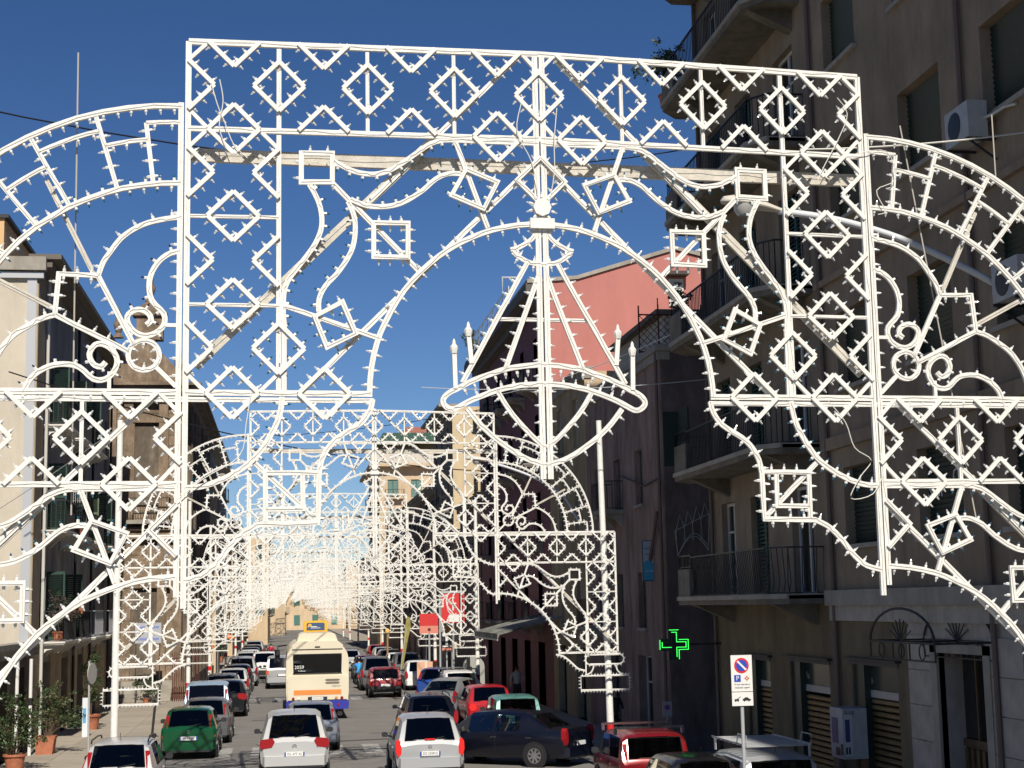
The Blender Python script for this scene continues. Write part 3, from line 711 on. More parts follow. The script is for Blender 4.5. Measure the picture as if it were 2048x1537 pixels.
def corner_balcony(z, y0=30.9, y1=39.15, rail_h=1.0, parapet=True):
    b = MB(); x1 = XR-1.15
    poly = [(XR, y0), (x1+.35, y0), (x1, y0+.5), (x1, y1-.6), (x1+.5, y1), (XR, y1)]
    b.prism(poly, z-.16, z+.02, CONC, plane='xy')
    b.prism([(p[0]-(.05 if p[0] < XR else 0), p[1]) for p in poly], z-.05, z+.05, TRIM, plane='xy')
    if parapet: b.prism([(x1, y1-1.7), (x1, y1-.6), (x1+.5, y1), (x1+.62, y1-.1), (x1+.12, y1-.66), (x1+.12, y1-1.7)], z+.05, z+.72, CONC, plane='xy')
    b.prism([(XR, z-.16), (x1+.15, z-.16), (XR, z-.6)], y1-1.6, y1-1.3, CONC); b.prism([(XR, z-.16), (x1+.15, z-.16), (XR, z-.6)], y0+.5, y0+.8, CONC)
    bo = B1.put(b, 'balcony')
    r = railing(bo, [(XR, y0+.05, z), (x1+.38, y0+.05, z), (x1+.05, y0+.52, z), (x1+.05, y1-1.7, z)], rail_h, IRON, .13, bulge=.07 if z < 6 else 0)
    r2 = railing(bo, [(x1+.06, y1-1.7, z+.7 if parapet else z), (x1+.06, y1-.6, z+.7 if parapet else z), (x1+.52, y1-.04, z+.7 if parapet else z), (XR, y1-.04, z+.7 if parapet else z)], .35 if parapet else rail_h, IRON, .13)
    return bo
bal = [corner_balcony(z) for z in floors[:6]]
# blocks of the marble base round the door
mb_ = MB(); mb_.box(-.03, 0, 0, 1.06, 0, .585, MARBLE); mme = mb_.mesh('stone_block')
for k in range(6):
    for (y, sc) in ((22.35, 1.2), (25.7, 1.0)):
        o = link('stone_block', mme, R1, Vector((XR-.001, y, .14+k*.6))-R1.location); o.scale = (1, sc, 1)
for (y, n) in ((19.4, 6), (20.85, 6)):
    for k in range(n): o = link('stone_block', mme, R1, Vector((XR-.001, y, .14+k*.6))-R1.location); o.scale = (1, 1.33, 1)
# entrance door
b = MB(); b.box(XR+.42, XR+.47, 23.7, 25.5, 2.02, 3.43, DARKG); b.box(XR+.36, XR+.46, 23.7, 25.5, 1.9, 2.02, DOORW); b.box(XR+.40, XR+.47, 23.72, 25.48, .12, 1.9, DOORW); d_ = B1.put(b, 'door')
dp = MB(); dp.box(0, .05, 0, .11, 0, 1.7, DOORW); dpm = dp.mesh('door_board')
for k in range(8): link('door_board', dpm, d_, (XR+.345, 23.8+k*.215, .16))
fr = MB(); fr.box(XR-.05, XR+.1, 23.45, 23.7, .12, 3.6, TRIM); fr.box(XR-.05, XR+.1, 25.5, 25.75, .12, 3.6, TRIM); fr.box(XR-.05, XR+.1, 23.45, 25.75, 3.452, 3.6, TRIM); B1.put(fr, 'door_surround')
mv = MB(); [mv.box(XR+.38, XR+.44, y, y+.05, 2.02, 3.43, DOORW) for y in (24.25, 24.9)]; B1.put(mv, 'door_mullion')
# three shops with brown roller shutters
slm_ = {}
for (y0, y1, z0, z1) in shops:
    W = y1-y0; zt = z1-.62; yj = y0+.02
    f = MB(); f.box(XR+.05, XR+.45, y0-.02, y0+.1, z0, z1, IRON); f.box(XR+.05, XR+.45, y1-.5, y1+.0, z0, z1, mat('dark_green_panel', (.02, .035, .03), .4)); f.box(XR-.03, XR+.45, y0-.08, y1+.08, z1, z1+.09, mat('dark_lintel', (.10, .09, .085), .8)); f.box(XR-.12, XR, y0-.2, y1+.2, z1+.09, z1+.13, IRON)
    B1.put(f, 'shop_frame')
    sgn = MB(); sgn.box(XR+.2, XR+.24, y0+.1, y1-.5, zt+.12, z1-.02, mat('shop_fascia', (.035, .05, .04), .25)); sgn.box(XR+.17, XR+.2, y0+.1, y1-.5, zt+.0, zt+.14, mat('pale_fascia_strip', (.42, .40, .36), .4)); so = B1.put(sgn, 'shop_sign')
    n = int((zt-z0)/.118); key = round(W, 2)
    if key not in slm_:
        s2 = MB(); s2.prism([(0, .02), (-.035, .045), (-.035, .09), (0, .112), (.01, .112), (.01, .02)], 0, W-.6, BROWN_SH, plane='xz'); slm_[key] = s2.mesh('shutter_slat')
    for k in range(n): link('shutter_slat', slm_[key], R1, Vector((XR+.22, y0+.1, z0+k*.118))-R1.location)
for (y, t_) in ((28.25, 'FERRAMENTA'), (31.95, 'FERRAMENTA'), (35.55, 'UTENSILI')):
    pass
# green tree-pattern glass on the shop signs is too dark to read; guessed pale lettering only
tx = text('shop_lettering', 'Via', .22, mat('pale_sign_ink', (.4, .38, .33), .5), R1, Vector((XR+.19, 29.2, 2.83))-R1.location, (math.pi/2, 0, -math.pi/2))
tx = text('shop_lettering', 'Via', .22, mat('pale_sign_ink', (.4, .38, .33), .5), R1, Vector((XR+.19, 32.9, 2.76))-R1.location, (math.pi/2, 0, -math.pi/2))
# iron canopy over the door
def canopy():
    b = MB(); y0, y1, z0, pr = 23.3, 26.0, 3.66, 1.0
    cyy = (y0+y1)/2
    for x in (XR-pr, XR-.03):
        q = [(x, cyy+(y1-y0)/2*math.cos(R_(a)), z0+.55*math.sin(R_(a))) for a in range(0, 181, 12)]; b.tube(q, .022, IRON, seg=5)
        b.tube([(x, y0, z0), (x, y1, z0)], .02, IRON, seg=5); b.tube([(x, y0, z0-.28), (x, y1, z0-.28)], .016, IRON, seg=5)
        for yy in (y0, y0+1, cyy, y1-1, y1): b.tube([(x, yy, z0-.28), (x, yy, z0)], .015, IRON, seg=5)
        for yy in (y0+.5, y1-.5, cyy): b.tube([(x, yy+.12*math.cos(t), z0-.14+.12*math.sin(t)) for t in [k*.5236 for k in range(13)]], .012, IRON, seg=4)
        for a in range(30, 151, 20): b.tube([(x, cyy, z0), (x, cyy+.5*math.cos(R_(a)), z0+.38*math.sin(R_(a)))], .012, IRON, seg=4)
    for yy in (y0, cyy, y1): b.tube([(XR-pr, yy, z0), (XR, yy, z0)], .018, IRON, seg=5)
    o = B1.put(b, 'door_canopy')
canopy()
# vertical downpipes, meter plates
for y in (30.3, 23.2, 39.1):
    b = MB(); b.tube([(XR-.07, y, .2), (XR-.07, y, 27)], .05, mat('brown_pipe', (.13, .09, .07), .6), seg=8); B1.put(b, 'downpipe', True)
b = MB(); b.box(XR-.02, XR, 26.2, 26.45, 1.7, 2.0, INK); b.box(XR-.03, XR, 23.1, 23.3, 2.5, 2.8, RUST); B1.put(b, 'wall_plate')
text('window_lettering', 'SCI', .45, WOODF, R1, Vector((XR-.02, 25.2, 6.2))-R1.location, (math.pi/2, 0, -math.pi/2)); text('window_lettering', 'CT.', .36, WOODF, R1, Vector((XR-.02, 24.2, 6.35))-R1.location, (math.pi/2, 0, -math.pi/2))

def ac_unit(x, y, z, lab, s=1.):
    t = thing('air_conditioner', lab, 'air conditioner', (x, y, z), 0, 'air conditioners on the right facade')
    b = MB(); b.box(-.32, 0, -.42, .42, 0, .58, mat('ac_casing', (.42, .43, .42), .5, noise=.2, scale=3)); b.build('casing', t)
    b = MB(); b.lathe([(.0, -.335), (.22, -.33), (.23, -.32)], BLACKP, c=(0, .08, .29), seg=20, axis='x'); b.build('fan_grille', t)
    for q in (-.35, .35):
        b = MB(); b.bar((-.35, q, -.03), (.15, q, -.03), .04, .04, IRON); b.bar((-.3, q, -.03), (.15, q, -.35), .03, .03, IRON); b.build('bracket', t)
    b = MB(); b.tube([(-.05, -.4, .3), (-.02, -.62, .28), (.1, -.8, .35), (.14, -1.1, .3)], .025, WOODF, seg=6); b.build('pipe', t)
ac_unit(10.82, 22.5, 11.45, 'grey air conditioner bracketed to the shaded wall near the top right corner')
ac_unit(10.82, 21.2, 8.7, 'grey air conditioner on the wall behind the right wing of the nearest arch')
shrub('dark bushy potted plant spilling over the top right balcony edge', 10.0, 38.7, 17.3, .2, .35, [(0, 0, 1.3, .38), (-.35, .1, 1.05, .35), (.2, -.3, .9, .3)], 620, 31, .10)
shrub('reddish pot with trailing plant hanging high on the corner balcony', 10.15, 36.2, 20.5, .25, .5, [(0, .1, .6, .3), (0, -.4, .5, .3)], 500, 32, .09)
shrub('dark plant in a pot behind the railing of the third balcony at right', 10.1, 38.6, 10.9, .2, .4, [(0, 0, 1.25, .28), (0, -.3, 1.0, .25)], 560, 33, .09)
b = MB(); b.box(-.02, .02, -.5, .5, -1.4, 0, mat('green_net', (.015, .03, .022), .9)); b.box(-.4, 0, .5, .54, -1.4, 0, MATS['green_net']); tag(b.build('balcony_screen', None, loc=(10.0, 38.1, 9.2)), 'dark green cloth screen hung on the corner balcony below the big brown block', 'screen')

# ---------------- further right-hand buildings
def simple_building(name, lab, x, y0, y1, z1, mt, side=1, cols_=(), floors_=(), ww=1.0, wh=1.9, front_mt=None, depth=12, style=('shutter', 'win'), slat=GREEN_SH, seed=1, front_holes=(), balc=.4, cornice=.5, roofmt=None, frame=WOODF, door_h=2.5, z0=0, sill=True, gf=None):
    root = thing(name, lab, 'building', (x, (y0+y1)/2, 0)); B = Bl(root); rr_ = random.Random(seed)
    P = PR(x) if side > 0 else PLf(x); hs = [(c-ww/2, c+ww/2, f, f+wh) for f in floors_ for c in cols_]
    gh = [(c-.9, c+.9, .12, 2.75) for c in (gf or ())]
    b = MB(); wall_holes(b, mt, y0, y1, z0, z1, hs+gh, P, .25)
    xo = x+side*depth
    fm = front_mt or mt; fh = list(front_holes)
    a0, a1 = min(x, xo), max(x, xo); wall_holes(b, fm, a0, a1, z0, z1, fh, PF(y0), .2)
    b.add([(x, y1, z0), (xo, y1, z0), (xo, y1, z1), (x, y1, z1)], [(0, 1, 2, 3)], mt); b.add([(xo, y0, z0), (xo, y1, z0), (xo, y1, z1), (xo, y0, z1)], [(0, 1, 2, 3)], mt); b.add([(x, y0, z1), (xo, y0, z1), (xo, y1, z1), (x, y1, z1)], [(0, 1, 2, 3)], roofmt or mt)
    B.put(b, 'wall')
    for h in hs:
        st = style[0] if rr_.random() < .6 else style[1]
        o = fill_window(None, P, h, .18, st, slat=slat, frame=frame); o.parent = root; B.fix(o)
        if rr_.random() < balc:
            bo = balcony(None, side, x, h[0]-.35, h[1]+.35, h[2]-.02, .75, .12, TRIM, .95, IRON, 2, step=.16); bo.parent = root; B.fix(bo)
        elif sill:
            s2 = MB(); s2.box(x-side*.08, x+side*.02, h[0]-.08, h[1]+.08, h[2]-.1, h[2]-.005, TRIM); B.put(s2, 'sill')
    for h in gh:
        o = fill_window(None, P, h, .3, 'roller' if rr_.random() < .6 else 'win', slat=mat('grey_roller', (.22, .215, .2), .5, noise=.3)); o.parent = root; B.fix(o)
    for h in fh:
        o = fill_window(None, PF(y0), h, .15, 'shutter', slat=slat); o.parent = root; B.fix(o)
    if cornice:
        c = MB(); c.box(x-side*cornice, x+side*.3, y0-.15, y1+.1, z1-.02, z1+.16, TRIM); c.box(x-side*cornice*.55, x+side*.3, y0-.05, y1, z1-.28, z1-.03, TRIM); B.put(c, 'cornice')
    return root, B
# R2 dusty pink low building
R2, B2 = simple_building('terrace_house', 'dusty pink brown low building in shade beside the light blue hanging sign', 11, 44.4, 56, 11.75, PL_R2, cols_=(47.6, 50.8, 54), floors_=(3.6, 7.4), ww=1.0, wh=1.7, balc=.25, cornice=.15, seed=3, gf=(47.5, 52), style=('roller', 'win'), depth=9)
b = MB(); b.tube([(10.9, 44.5, .2), (10.9, 44.5, 11.7)], .05, MATS['brown_pipe'], seg=8); B2.put(b, 'downpipe', True)
b = MB(); b.tube([(10.9, 46.3, 5.2), (10.9, 44.9, 7.0)], .05, MATS['brown_pipe'], seg=8)
B2.put(b, 'downpipe', True)
b = MB(); b.box(11.02, 20, 44.36, 44.40, .1, 11.74, mat('plaster_pink_dark_shade', (.17, .13, .115), .9, noise=.3, scale=.8, stain=.7)); B2.put(b, 'wall_strip')  # dark sheet over the front; the tall block's shade put into its colour
# trellis on the terrace
t = thing('iron_trellis', 'rusty red iron trellis screen on the roof terrace in front of the pink wall', 'trellis', (10.9, 46.5, 12.0))
b = MB()
for x in (0, .62, 1.3, 2.0): b.box(x-.02, x+.02, -.02, .02, 0, 1.55 if x else 1.5, RUST)
b.box(.6, .63, -.015, .015, 1.3, 1.75, RUST)
for z in (.03, 1.2): b.box(0, 2.0, -.02, .02, z, z+.04, RUST)
n = 7
for k in range(-6, 10):
    for s in (1, -1):
        p = []
        for tt in (0, 1):
            x = k*.22+(tt*1.17 if s > 0 else (1-tt)*1.17); p.append((x, .03+tt*1.17))
        (xa, za), (xb, zb) = p
        def clipx(xa, za, xb, zb):
            q = []
            for xx in (0, 2.0):
                if (xa-xx)*(xb-xx) < 0: q.append(za+(zb-za)*(xx-xa)/(xb-xa))
            return q
        t0, t1 = 0., 1.
        for lim in (0, 2.0):
            if abs(xb-xa) > 1e-9:
                tc = (lim-xa)/(xb-xa)
                if lim == 0:
                    if xb > xa: t0 = max(t0, tc)
                    else: t1 = min(t1, tc)
                else:
                    if xb > xa: t1 = min(t1, tc)
                    else: t0 = max(t0, tc)
        if t0 < t1-.02: b.bar((xa+(xb-xa)*t0, 0, za+(zb-za)*t0), (xa+(xb-xa)*t1, 0, za+(zb-za)*t1), .018, .015, RUST)
b.build('lattice', t)
# R3 ochre narrow building
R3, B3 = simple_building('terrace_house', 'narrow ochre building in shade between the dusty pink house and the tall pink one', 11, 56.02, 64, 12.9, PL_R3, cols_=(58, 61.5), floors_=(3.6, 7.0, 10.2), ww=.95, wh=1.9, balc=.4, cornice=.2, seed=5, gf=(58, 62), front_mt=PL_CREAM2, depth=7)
b = MB(); b.box(12.2, 15.5, 48.5, 56, 11.9, 13.6, PL_CREAM); b.box(11.9, 15.7, 48.3, 56, 13.6, 13.75, CONC); B3.put(b, 'roof_hut')
b = MB(); b.box(12.6, 13.1, 48.44, 48.5, 12.2, 13.3, mat('pale_blue_pane', (.25, .32, .40), .3)); B3.put(b, 'hut_window')
# R4 tall pink building with gable
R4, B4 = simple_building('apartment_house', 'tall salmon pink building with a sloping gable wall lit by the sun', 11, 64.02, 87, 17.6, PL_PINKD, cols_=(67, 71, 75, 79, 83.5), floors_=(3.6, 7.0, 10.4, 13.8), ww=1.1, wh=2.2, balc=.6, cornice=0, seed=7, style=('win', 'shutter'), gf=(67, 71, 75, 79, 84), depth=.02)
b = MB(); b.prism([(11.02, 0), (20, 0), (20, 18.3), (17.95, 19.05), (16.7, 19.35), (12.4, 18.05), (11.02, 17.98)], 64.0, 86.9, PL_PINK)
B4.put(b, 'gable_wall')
b = MB(); b.prism([(10.2, 17.85), (12.4, 18.05), (16.7, 19.38), (17.95, 19.08), (17.98, 19.22), (16.7, 19.55), (12.35, 18.2), (10.2, 18.02)], 63.9, 87.1, TRIM); B4.put(b, 'roof_edge')
b = MB(); b.box(10.15, 11.0, 63.95, 87, 17.45, 17.85, mat('dark_eaves', (.10, .09, .085), .8)); b.box(10.6, 11.0, 64, 87, 17.1, 17.45, MATS['dark_eaves']); B4.put(b, 'eaves')
b = MB(); b.box(16.35, 17.0, 63.93, 63.99, 16.9, 18.1, WOODF); wb = B4.put(b, 'gable_window')
b = MB(); [b.box(16.45, 16.9, 63.89, 63.93, 17.0+k*.1, 17.06+k*.1, mat('pale_louver', (.4, .4, .38), .5)) for k in range(10)]; b.build('louver', wb)
b = MB(); b.box(16.2, 17.15, 63.4, 64, 18.2, 18.35, mat('dark_awning', (.06, .05, .045), .8)); B4.put(b, 'window_hood')
# white roof pipes / railing at the street edge of R4
t = thing('roof_railing', 'white tubular railing and pipes along the street edge of the pink roof', 'railing', (10.3, 76, 18.0))
b = MB()
for k in range(9):
    y = -6+k*1.9; b.tube([(0, y, 0), (0, y, .95)], .03, WOODF, seg=6)
b.tube([(0, -6, .95), (0, 9.2, .95)], .03, WOODF, seg=6); b.tube([(0, -6, .5), (0, 9.2, .5)], .02, WOODF, seg=6); b.tube([(0, -4, .95), (0, -4, 1.8), (.9, -4, 1.8)], .05, WOODF, seg=6)
b.build('tube', t)
shrub('leafy roof plant at the far street edge of the pink building', 10.4, 85, 17.9, .2, .3, [(0, 0, .9, .4), (-.2, .3, 1.4, .3)], 400, 35, .13)
# R6 yellow, facing side street; long row behind
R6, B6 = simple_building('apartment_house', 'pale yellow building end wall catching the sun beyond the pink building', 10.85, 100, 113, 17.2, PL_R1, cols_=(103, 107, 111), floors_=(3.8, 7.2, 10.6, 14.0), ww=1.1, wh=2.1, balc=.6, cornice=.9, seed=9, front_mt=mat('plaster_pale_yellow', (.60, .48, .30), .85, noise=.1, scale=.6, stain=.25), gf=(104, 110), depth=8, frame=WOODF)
R5, _ = simple_building('apartment_house', 'low dusty pink building between the pink gable house and the yellow end wall', 11.1, 88.5, 98.5, 10.4, PL_R2, cols_=(91, 95.5), floors_=(3.8, 7.0), ww=1.1, wh=2.0, balc=.4, cornice=.4, seed=14, depth=8)
R6b, _ = simple_building('apartment_house', 'shaded grey brown terrace with brackets far along the right side', 11.2, 113.1, 159.5, 13.0, PL_R2, cols_=tuple(range(116, 158, 5)), floors_=(3.8, 7.2, 10.2), ww=1.1, wh=2.0, balc=.4, cornice=.7, seed=10, depth=8, gf=tuple(range(117, 158, 6)))
# R7 cream apartment tower far away
RF = (3.2, 6.2, 9.2, 12.2, 15.2)
fh = [(x, x+1.1, f+.3, f+2.1) for f in RF for x in (10.6, 13.0)]
R7, B7 = simple_building('apartment_tower', 'tall cream apartment tower with a green roof awning far down the right side', 9.75, 160, 180, 18.6, PL_CREAM2, cols_=(163, 168, 173), floors_=RF, ww=1.2, wh=2.0, balc=.9, cornice=0, seed=11, front_holes=fh, depth=10, slat=mat('teal_shutter', (.06, .16, .13), .5))
b = MB(); b.box(8.7, 20, 159.0, 180, 18.6, 18.9, PL_CREAM2); B7.put(b, 'roof_slab')
b = MB(); b.box(8.8, 20, 159.0, 159.15, 18.9, 20.0, mat('cream_parapet', (.55, .5, .42), .7)); B7.put(b, 'parapet')
b = MB(); b.box(10.2, 20, 162, 179, 18.9, 21.2, PL_R1B); B7.put(b, 'attic')
b = MB(); b.prism([(9.7, 21.2), (20, 21.2), (20, 22.2), (10.2, 22.2)], 160.5, 179, mat('green_awning', (.04, .10, .07), .8, noise=.3, scale=2)); B7.put(b, 'roof_awning')
b = MB(); b.box(12.9, 16.5, 165, 170, 22.2, 23.3, mat('brick_red_hut', (.35, .13, .09), .8)); B7.put(b, 'roof_hut')
for f in RF[1:]:
    b = MB(); b.box(8.85, 9.75, 159.3, 163, f-.2, f, PL_CREAM2); bo = B7.put(b, 'balcony'); railing(bo, [(9.7, 159.35, f), (8.9, 159.35, f), (8.9, 162.9, f)], .9, IRON, .25)
    b = MB(); b.box(10.3, 12.3, 159.3, 160, f+.1, f+.25, PL_CREAM2); bo = B7.put(b, 'balcony'); railing(bo, [(10.35, 159.95, f+.25), (10.35, 159.35, f+.25), (12.25, 159.35, f+.25), (12.25, 159.95, f+.25)], .8, IRON, .25)
R8, _ = simple_building('apartment_house', 'pale building closing the right side of the street in the far distance', 14.0, 181, 300, 12.5, PL_CREAM2, cols_=tuple(range(186, 298, 8)), floors_=(4, 7.5), ww=1.4, wh=2.2, balc=.4, cornice=.6, seed=12, depth=9)

# ---------------- left-hand buildings
XL = -8.0
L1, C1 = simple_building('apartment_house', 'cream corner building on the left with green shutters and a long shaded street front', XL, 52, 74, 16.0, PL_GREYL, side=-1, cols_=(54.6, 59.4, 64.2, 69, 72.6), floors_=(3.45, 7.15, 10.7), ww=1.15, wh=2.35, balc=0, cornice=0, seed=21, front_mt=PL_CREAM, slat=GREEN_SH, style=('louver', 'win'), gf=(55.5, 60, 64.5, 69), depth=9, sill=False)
for k, (ya, yb) in enumerate(((52.02, 54.6), (56.4, 59.1), (60.9, 63.6), (65.4, 68.1), (69.9, 73.98))):
    b = MB(); b.box(XL, XL+.05, ya, yb, .13, 3.05, mat('tan_rendered_base', (.42, .33, .2), .9, noise=.35, scale=1.2, bump=.4, stain=.4)); C1.put(b, 'base_panel')
    b = MB(); b.box(XL+.05, XL+.09, ya+.25, yb-.25, .6, .66, STONE_D); C1.put(b, 'base_moulding')
b = MB(); b.box(XL-.3, XL+.75, 51.9, 74.3, 15.95, 16.12, mat('eaves_wood', (.14, .12, .10), .85)); b.box(XL, XL+.45, 52, 74, 15.7, 15.95, MATS['eaves_wood']); C1.put(b, 'eaves')
b = MB(); b.box(XL-9, XL+.28, 51.75, 52.05, 15.55, 16.0, TRIM); b.box(XL-9, XL+.2, 51.85, 52.05, 15.3, 15.5, LGREY); b.box(XL-9, XL-1.1, 51.9, 60, 16.1, 17.3, mat('ochre_attic', (.62, .40, .2), .85)); b.box(XL-9, XL-.95, 51.8, 60, 17.3, 17.42, IRON); C1.put(b, 'gable_cornice')
b = MB(); b.box(XL-.32, XL-.02, 51.93, 52.0, 3.4, 15.3, LGREY); C1.put(b, 'corner_pilaster')
b = MB(); b.box(XL+.0, XL+.04, 52.02, 53.6, 3.3, 15.7, mat('plaster_tan', (.34, .27, .18), .9, noise=.15, scale=.8, stain=.3)); C1.put(b, 'wall_strip')
for y in (53.75, 61.8, 66.9, 73.6):
    b = MB(); b.tube([(XL+.12, y, .2), (XL+.12, y, 15.7)], .055, IRON if y > 55 else WOODF, seg=8); C1.put(b, 'downpipe', True)
for (y0, y1, z) in ((53.9, 57.3, 3.45), (58.0, 61.0, 3.45), (62.6, 65.8, 3.45), (67.6, 70.6, 3.45), (53.9, 56.4, 7.15), (58.4, 60.6, 7.15), (63, 65.4, 7.15), (67.9, 70.2, 7.15), (53.9, 57.0, 10.7), (58.2, 60.8, 10.7), (63, 65.6, 10.7)):
    bo = balcony(None, -1, XL, y0, y1, z, .82, .1, mat('white_marble_slab', (.62, .6, .55), .6), 1.0, IRON if y0 < 60 or z > 5 else LGREY, 3, step=.15); bo.parent = L1; C1.fix(bo)
# open shutter leaves, seen nearly face on
def leaf(parent, B, x, y, z, w_=.62, h=2.3, mt=GREEN_SH2, ang=0):
    b = MB(); b.box(0, .05, -.02, .02, 0, h, mt); b.box(w_-.05, w_, -.02, .02, 0, h, mt); b.box(.05, w_-.05, -.02, .02, 0, .1, mt); b.box(.05, w_-.05, -.02, .02, h-.1, h, mt); b.box(.05, w_-.05, -.02, .02, h*.5-.04, h*.5+.04, mt)
    n = int(h/.085)
    for k in range(n):
        z_ = .1+(h-.2)*k/n; b.add([(.05, .02, z_), (w_-.05, .02, z_), (w_-.05, -.02, z_+.055), (.05, -.02, z_+.055)], [(0, 1, 2, 3)], mt)
    o = b.build('shutter_leaf', parent); o.location = Vector((x, y, z))-B.off; o.rotation_euler = (0, 0, ang); return o
for (y, z, m_) in ((60.05, 10.75, GREEN_SH2), (60.05, 7.2, GREEN_SH2), (55.3, 3.5, GREEN_SH), (55.25, 7.2, GREEN_SH), (64.85, 10.75, GREEN_SH), (64.9, 7.2, GREEN_SH2), (60.1, 3.5, GREEN_SH), (55.3, 10.75, GREEN_SH), (69.7, 7.2, GREEN_SH)): leaf(L1, C1, XL+.02, y, z, mt=m_, ang=R_(rq.uniform(-12, 10)))
t = thing('birdcage_lattice', 'white metal lattice panel on a left balcony beside an open green shutter', 'lattice panel', (XL+.3, 59.5, 7.2)); b = MB()
for k in range(7): b.box(k*.08-.01, k*.08+.01, -.01, .01, 0, 1.9, WOODF)
for k in range(20): b.box(0, .48, -.01, .01, k*.1, k*.1+.018, WOODF)
b.build('lattice', t)
shrub('small green plant in a terracotta pot on an upper left balcony', XL+.65, 58.6, 7.18, .13, .22, [(0, 0, .36, .14)], 500, 41, .06)
shrub('bushy brownish plant trailing over the first floor balcony at left', XL+.5, 54.8, 3.48, .22, .3, [(0, 0, .9, .4), (.1, .7, .8, .4), (0, -.5, .7, .35), (0, .3, 1.3, .3)], 420, 42, .08, mts=(mat('brownish_leaf', (.09, .06, .05), .7), LEAF))
shrub('small terracotta pot with sprigs on the first floor balcony rail', XL+.75, 58.4, 4.35, .16, .3, [(0, 0, .45, .16)], 420, 43, .06)
# L0: low shop front nearest
L0, C0 = simple_building('shop_building', 'low stone shop front at the bottom left corner behind the potted shrubs', XL, 38, 51.98, 3.35, STONE_D, side=-1, cols_=(), floors_=(), seed=22, gf=(47.2, 50.3, 43), depth=6, cornice=.2, front_mt=PL_CREAM)
bm2 = MB(); bm2.box(0, .05, 0, .56, 0, .36, mat('orange_stone_block', (.36, .23, .11), .9, noise=.3, scale=3)); ob = bm2.mesh('stone_block')
for k in range(7):
    for j in range(2): link('stone_block', ob, L0, Vector((XL+.002, 45.0+j*.6+(k % 2)*.2-.2, .2+k*.4))-L0.location)
# church
CH = thing('church_front', 'weathered brown stone baroque church front with cornices and a statue niche on top', 'church', (-6.6, 79, 0)); CC = Bl(CH); CH.scale = (1, 1, 1.2)
b = MB(); b.box(-12, -5.0, 79, 104, 0, 13.6, STONE); CC.put(b, 'wall')
b = MB()
for x in (-8.4, -7.6, -5.9, -5.15): b.box(x-.22, x+.22, 78.72, 79, .8, 12.3, STONE)
CC.put(b, 'pilaster')
cb = MB()
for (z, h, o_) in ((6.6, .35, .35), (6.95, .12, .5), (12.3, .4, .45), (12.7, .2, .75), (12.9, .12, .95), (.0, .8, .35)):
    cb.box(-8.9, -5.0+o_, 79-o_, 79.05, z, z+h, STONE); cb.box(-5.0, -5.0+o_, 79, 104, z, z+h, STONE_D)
CC.put(cb, 'cornice')
b = MB(); b.prism([(-8.9, 13.02), (-4.9, 13.02), (-4.9, 13.3), (-6.0, 14.3), (-6.4, 14.9), (-7.4, 14.9), (-7.8, 14.3), (-8.9, 13.3)], 78.7, 79.6, STONE)
b.box(-7.3, -6.0, 78.8, 79.5, 14.9, 15.9, STONE); b.box(-7.5, -5.8, 78.65, 79.6, 15.9, 16.05, STONE); b.prism([(-7.5, 16.05), (-5.8, 16.05), (-6.65, 16.6)], 78.7, 79.5, STONE); CC.put(b, 'pediment')
for x, z in ((-6.65, 16.55), (-8.2, 15.0), (-5.2, 13.4)):
    b = MB(); b.lathe([(.28, 0), (.2, .12), (.12, .2), (.22, .45), (.25, .6), (.12, .8), (.16, .95), (.1, 1.1), (.02, 1.3)], STONE, c=(x, 79.1, z), seg=10); CC.put(b, 'finial', 50)
b = MB(); b.box(-7.4, -5.8, 78.9, 78.99, 8.0, 11.4, STONE_D); b.box(-7.6, -5.6, 78.7, 78.9, 11.4, 11.65, STONE); b.box(-7.55, -7.3, 78.75, 78.98, 7.6, 11.4, STONE); b.box(-5.9, -5.65, 78.75, 78.98, 7.6, 11.4, STONE); CC.put(b, 'niche')
b = MB(); b.box(-7.5, -5.7, 78.92, 78.99, .8, 4.6, STONE_D); b.box(-7.75, -5.5, 78.7, 78.92, 4.6, 4.9, STONE); CC.put(b, 'portal')
bo = MB(); bo.box(-7.6, -5.5, 78.2, 79, 7.2, 7.35, TRIM); bb = CC.put(bo, 'balcony'); railing(bb, [(-7.55, 78.95, 7.35), (-7.55, 78.25, 7.35), (-5.55, 78.25, 7.35), (-5.55, 78.95, 7.35)], .9, IRON, .12)
b = MB()
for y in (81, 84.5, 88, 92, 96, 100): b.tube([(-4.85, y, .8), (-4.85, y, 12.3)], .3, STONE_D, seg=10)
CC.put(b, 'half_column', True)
# course joints of the stone, recessed strips on the sunlit front
b = MB()
for k in range(26): b.box(-8.38, -5.38, 78.985, 79.0, 1+k*.45, 1.03+k*.45, STONE_D)
CC.put(b, 'stone_course')
t = thing('iron_gate', 'dark red iron railing in front of the church steps', 'gate', (-5.2, 76.8, .12)); b = MB()
for k in range(13): b.tube([(.1*k, 0, 0), (.1*k, 0, 2.3+.05*(k % 2))], .02, RUST, seg=5)
b.box(0, 1.25, -.02, .02, .2, .25, RUST); b.box(0, 1.25, -.02, .02, 2.0, 2.05, RUST); b.build('bars', t)
st = MB()
for k in range(5): st.box(-8.3+k*.0, -5.3, 77.0+k*.35, 79, .12+k*.15, .27+k*.15, TRIM)
CC.put(st, 'step')
shrub('small shrub growing at the foot of the church wall', -6.4, 76.6, .12, .15, .2, [(0, 0, .75, .45), (.3, 0, .6, .35)], 500, 44, .1)
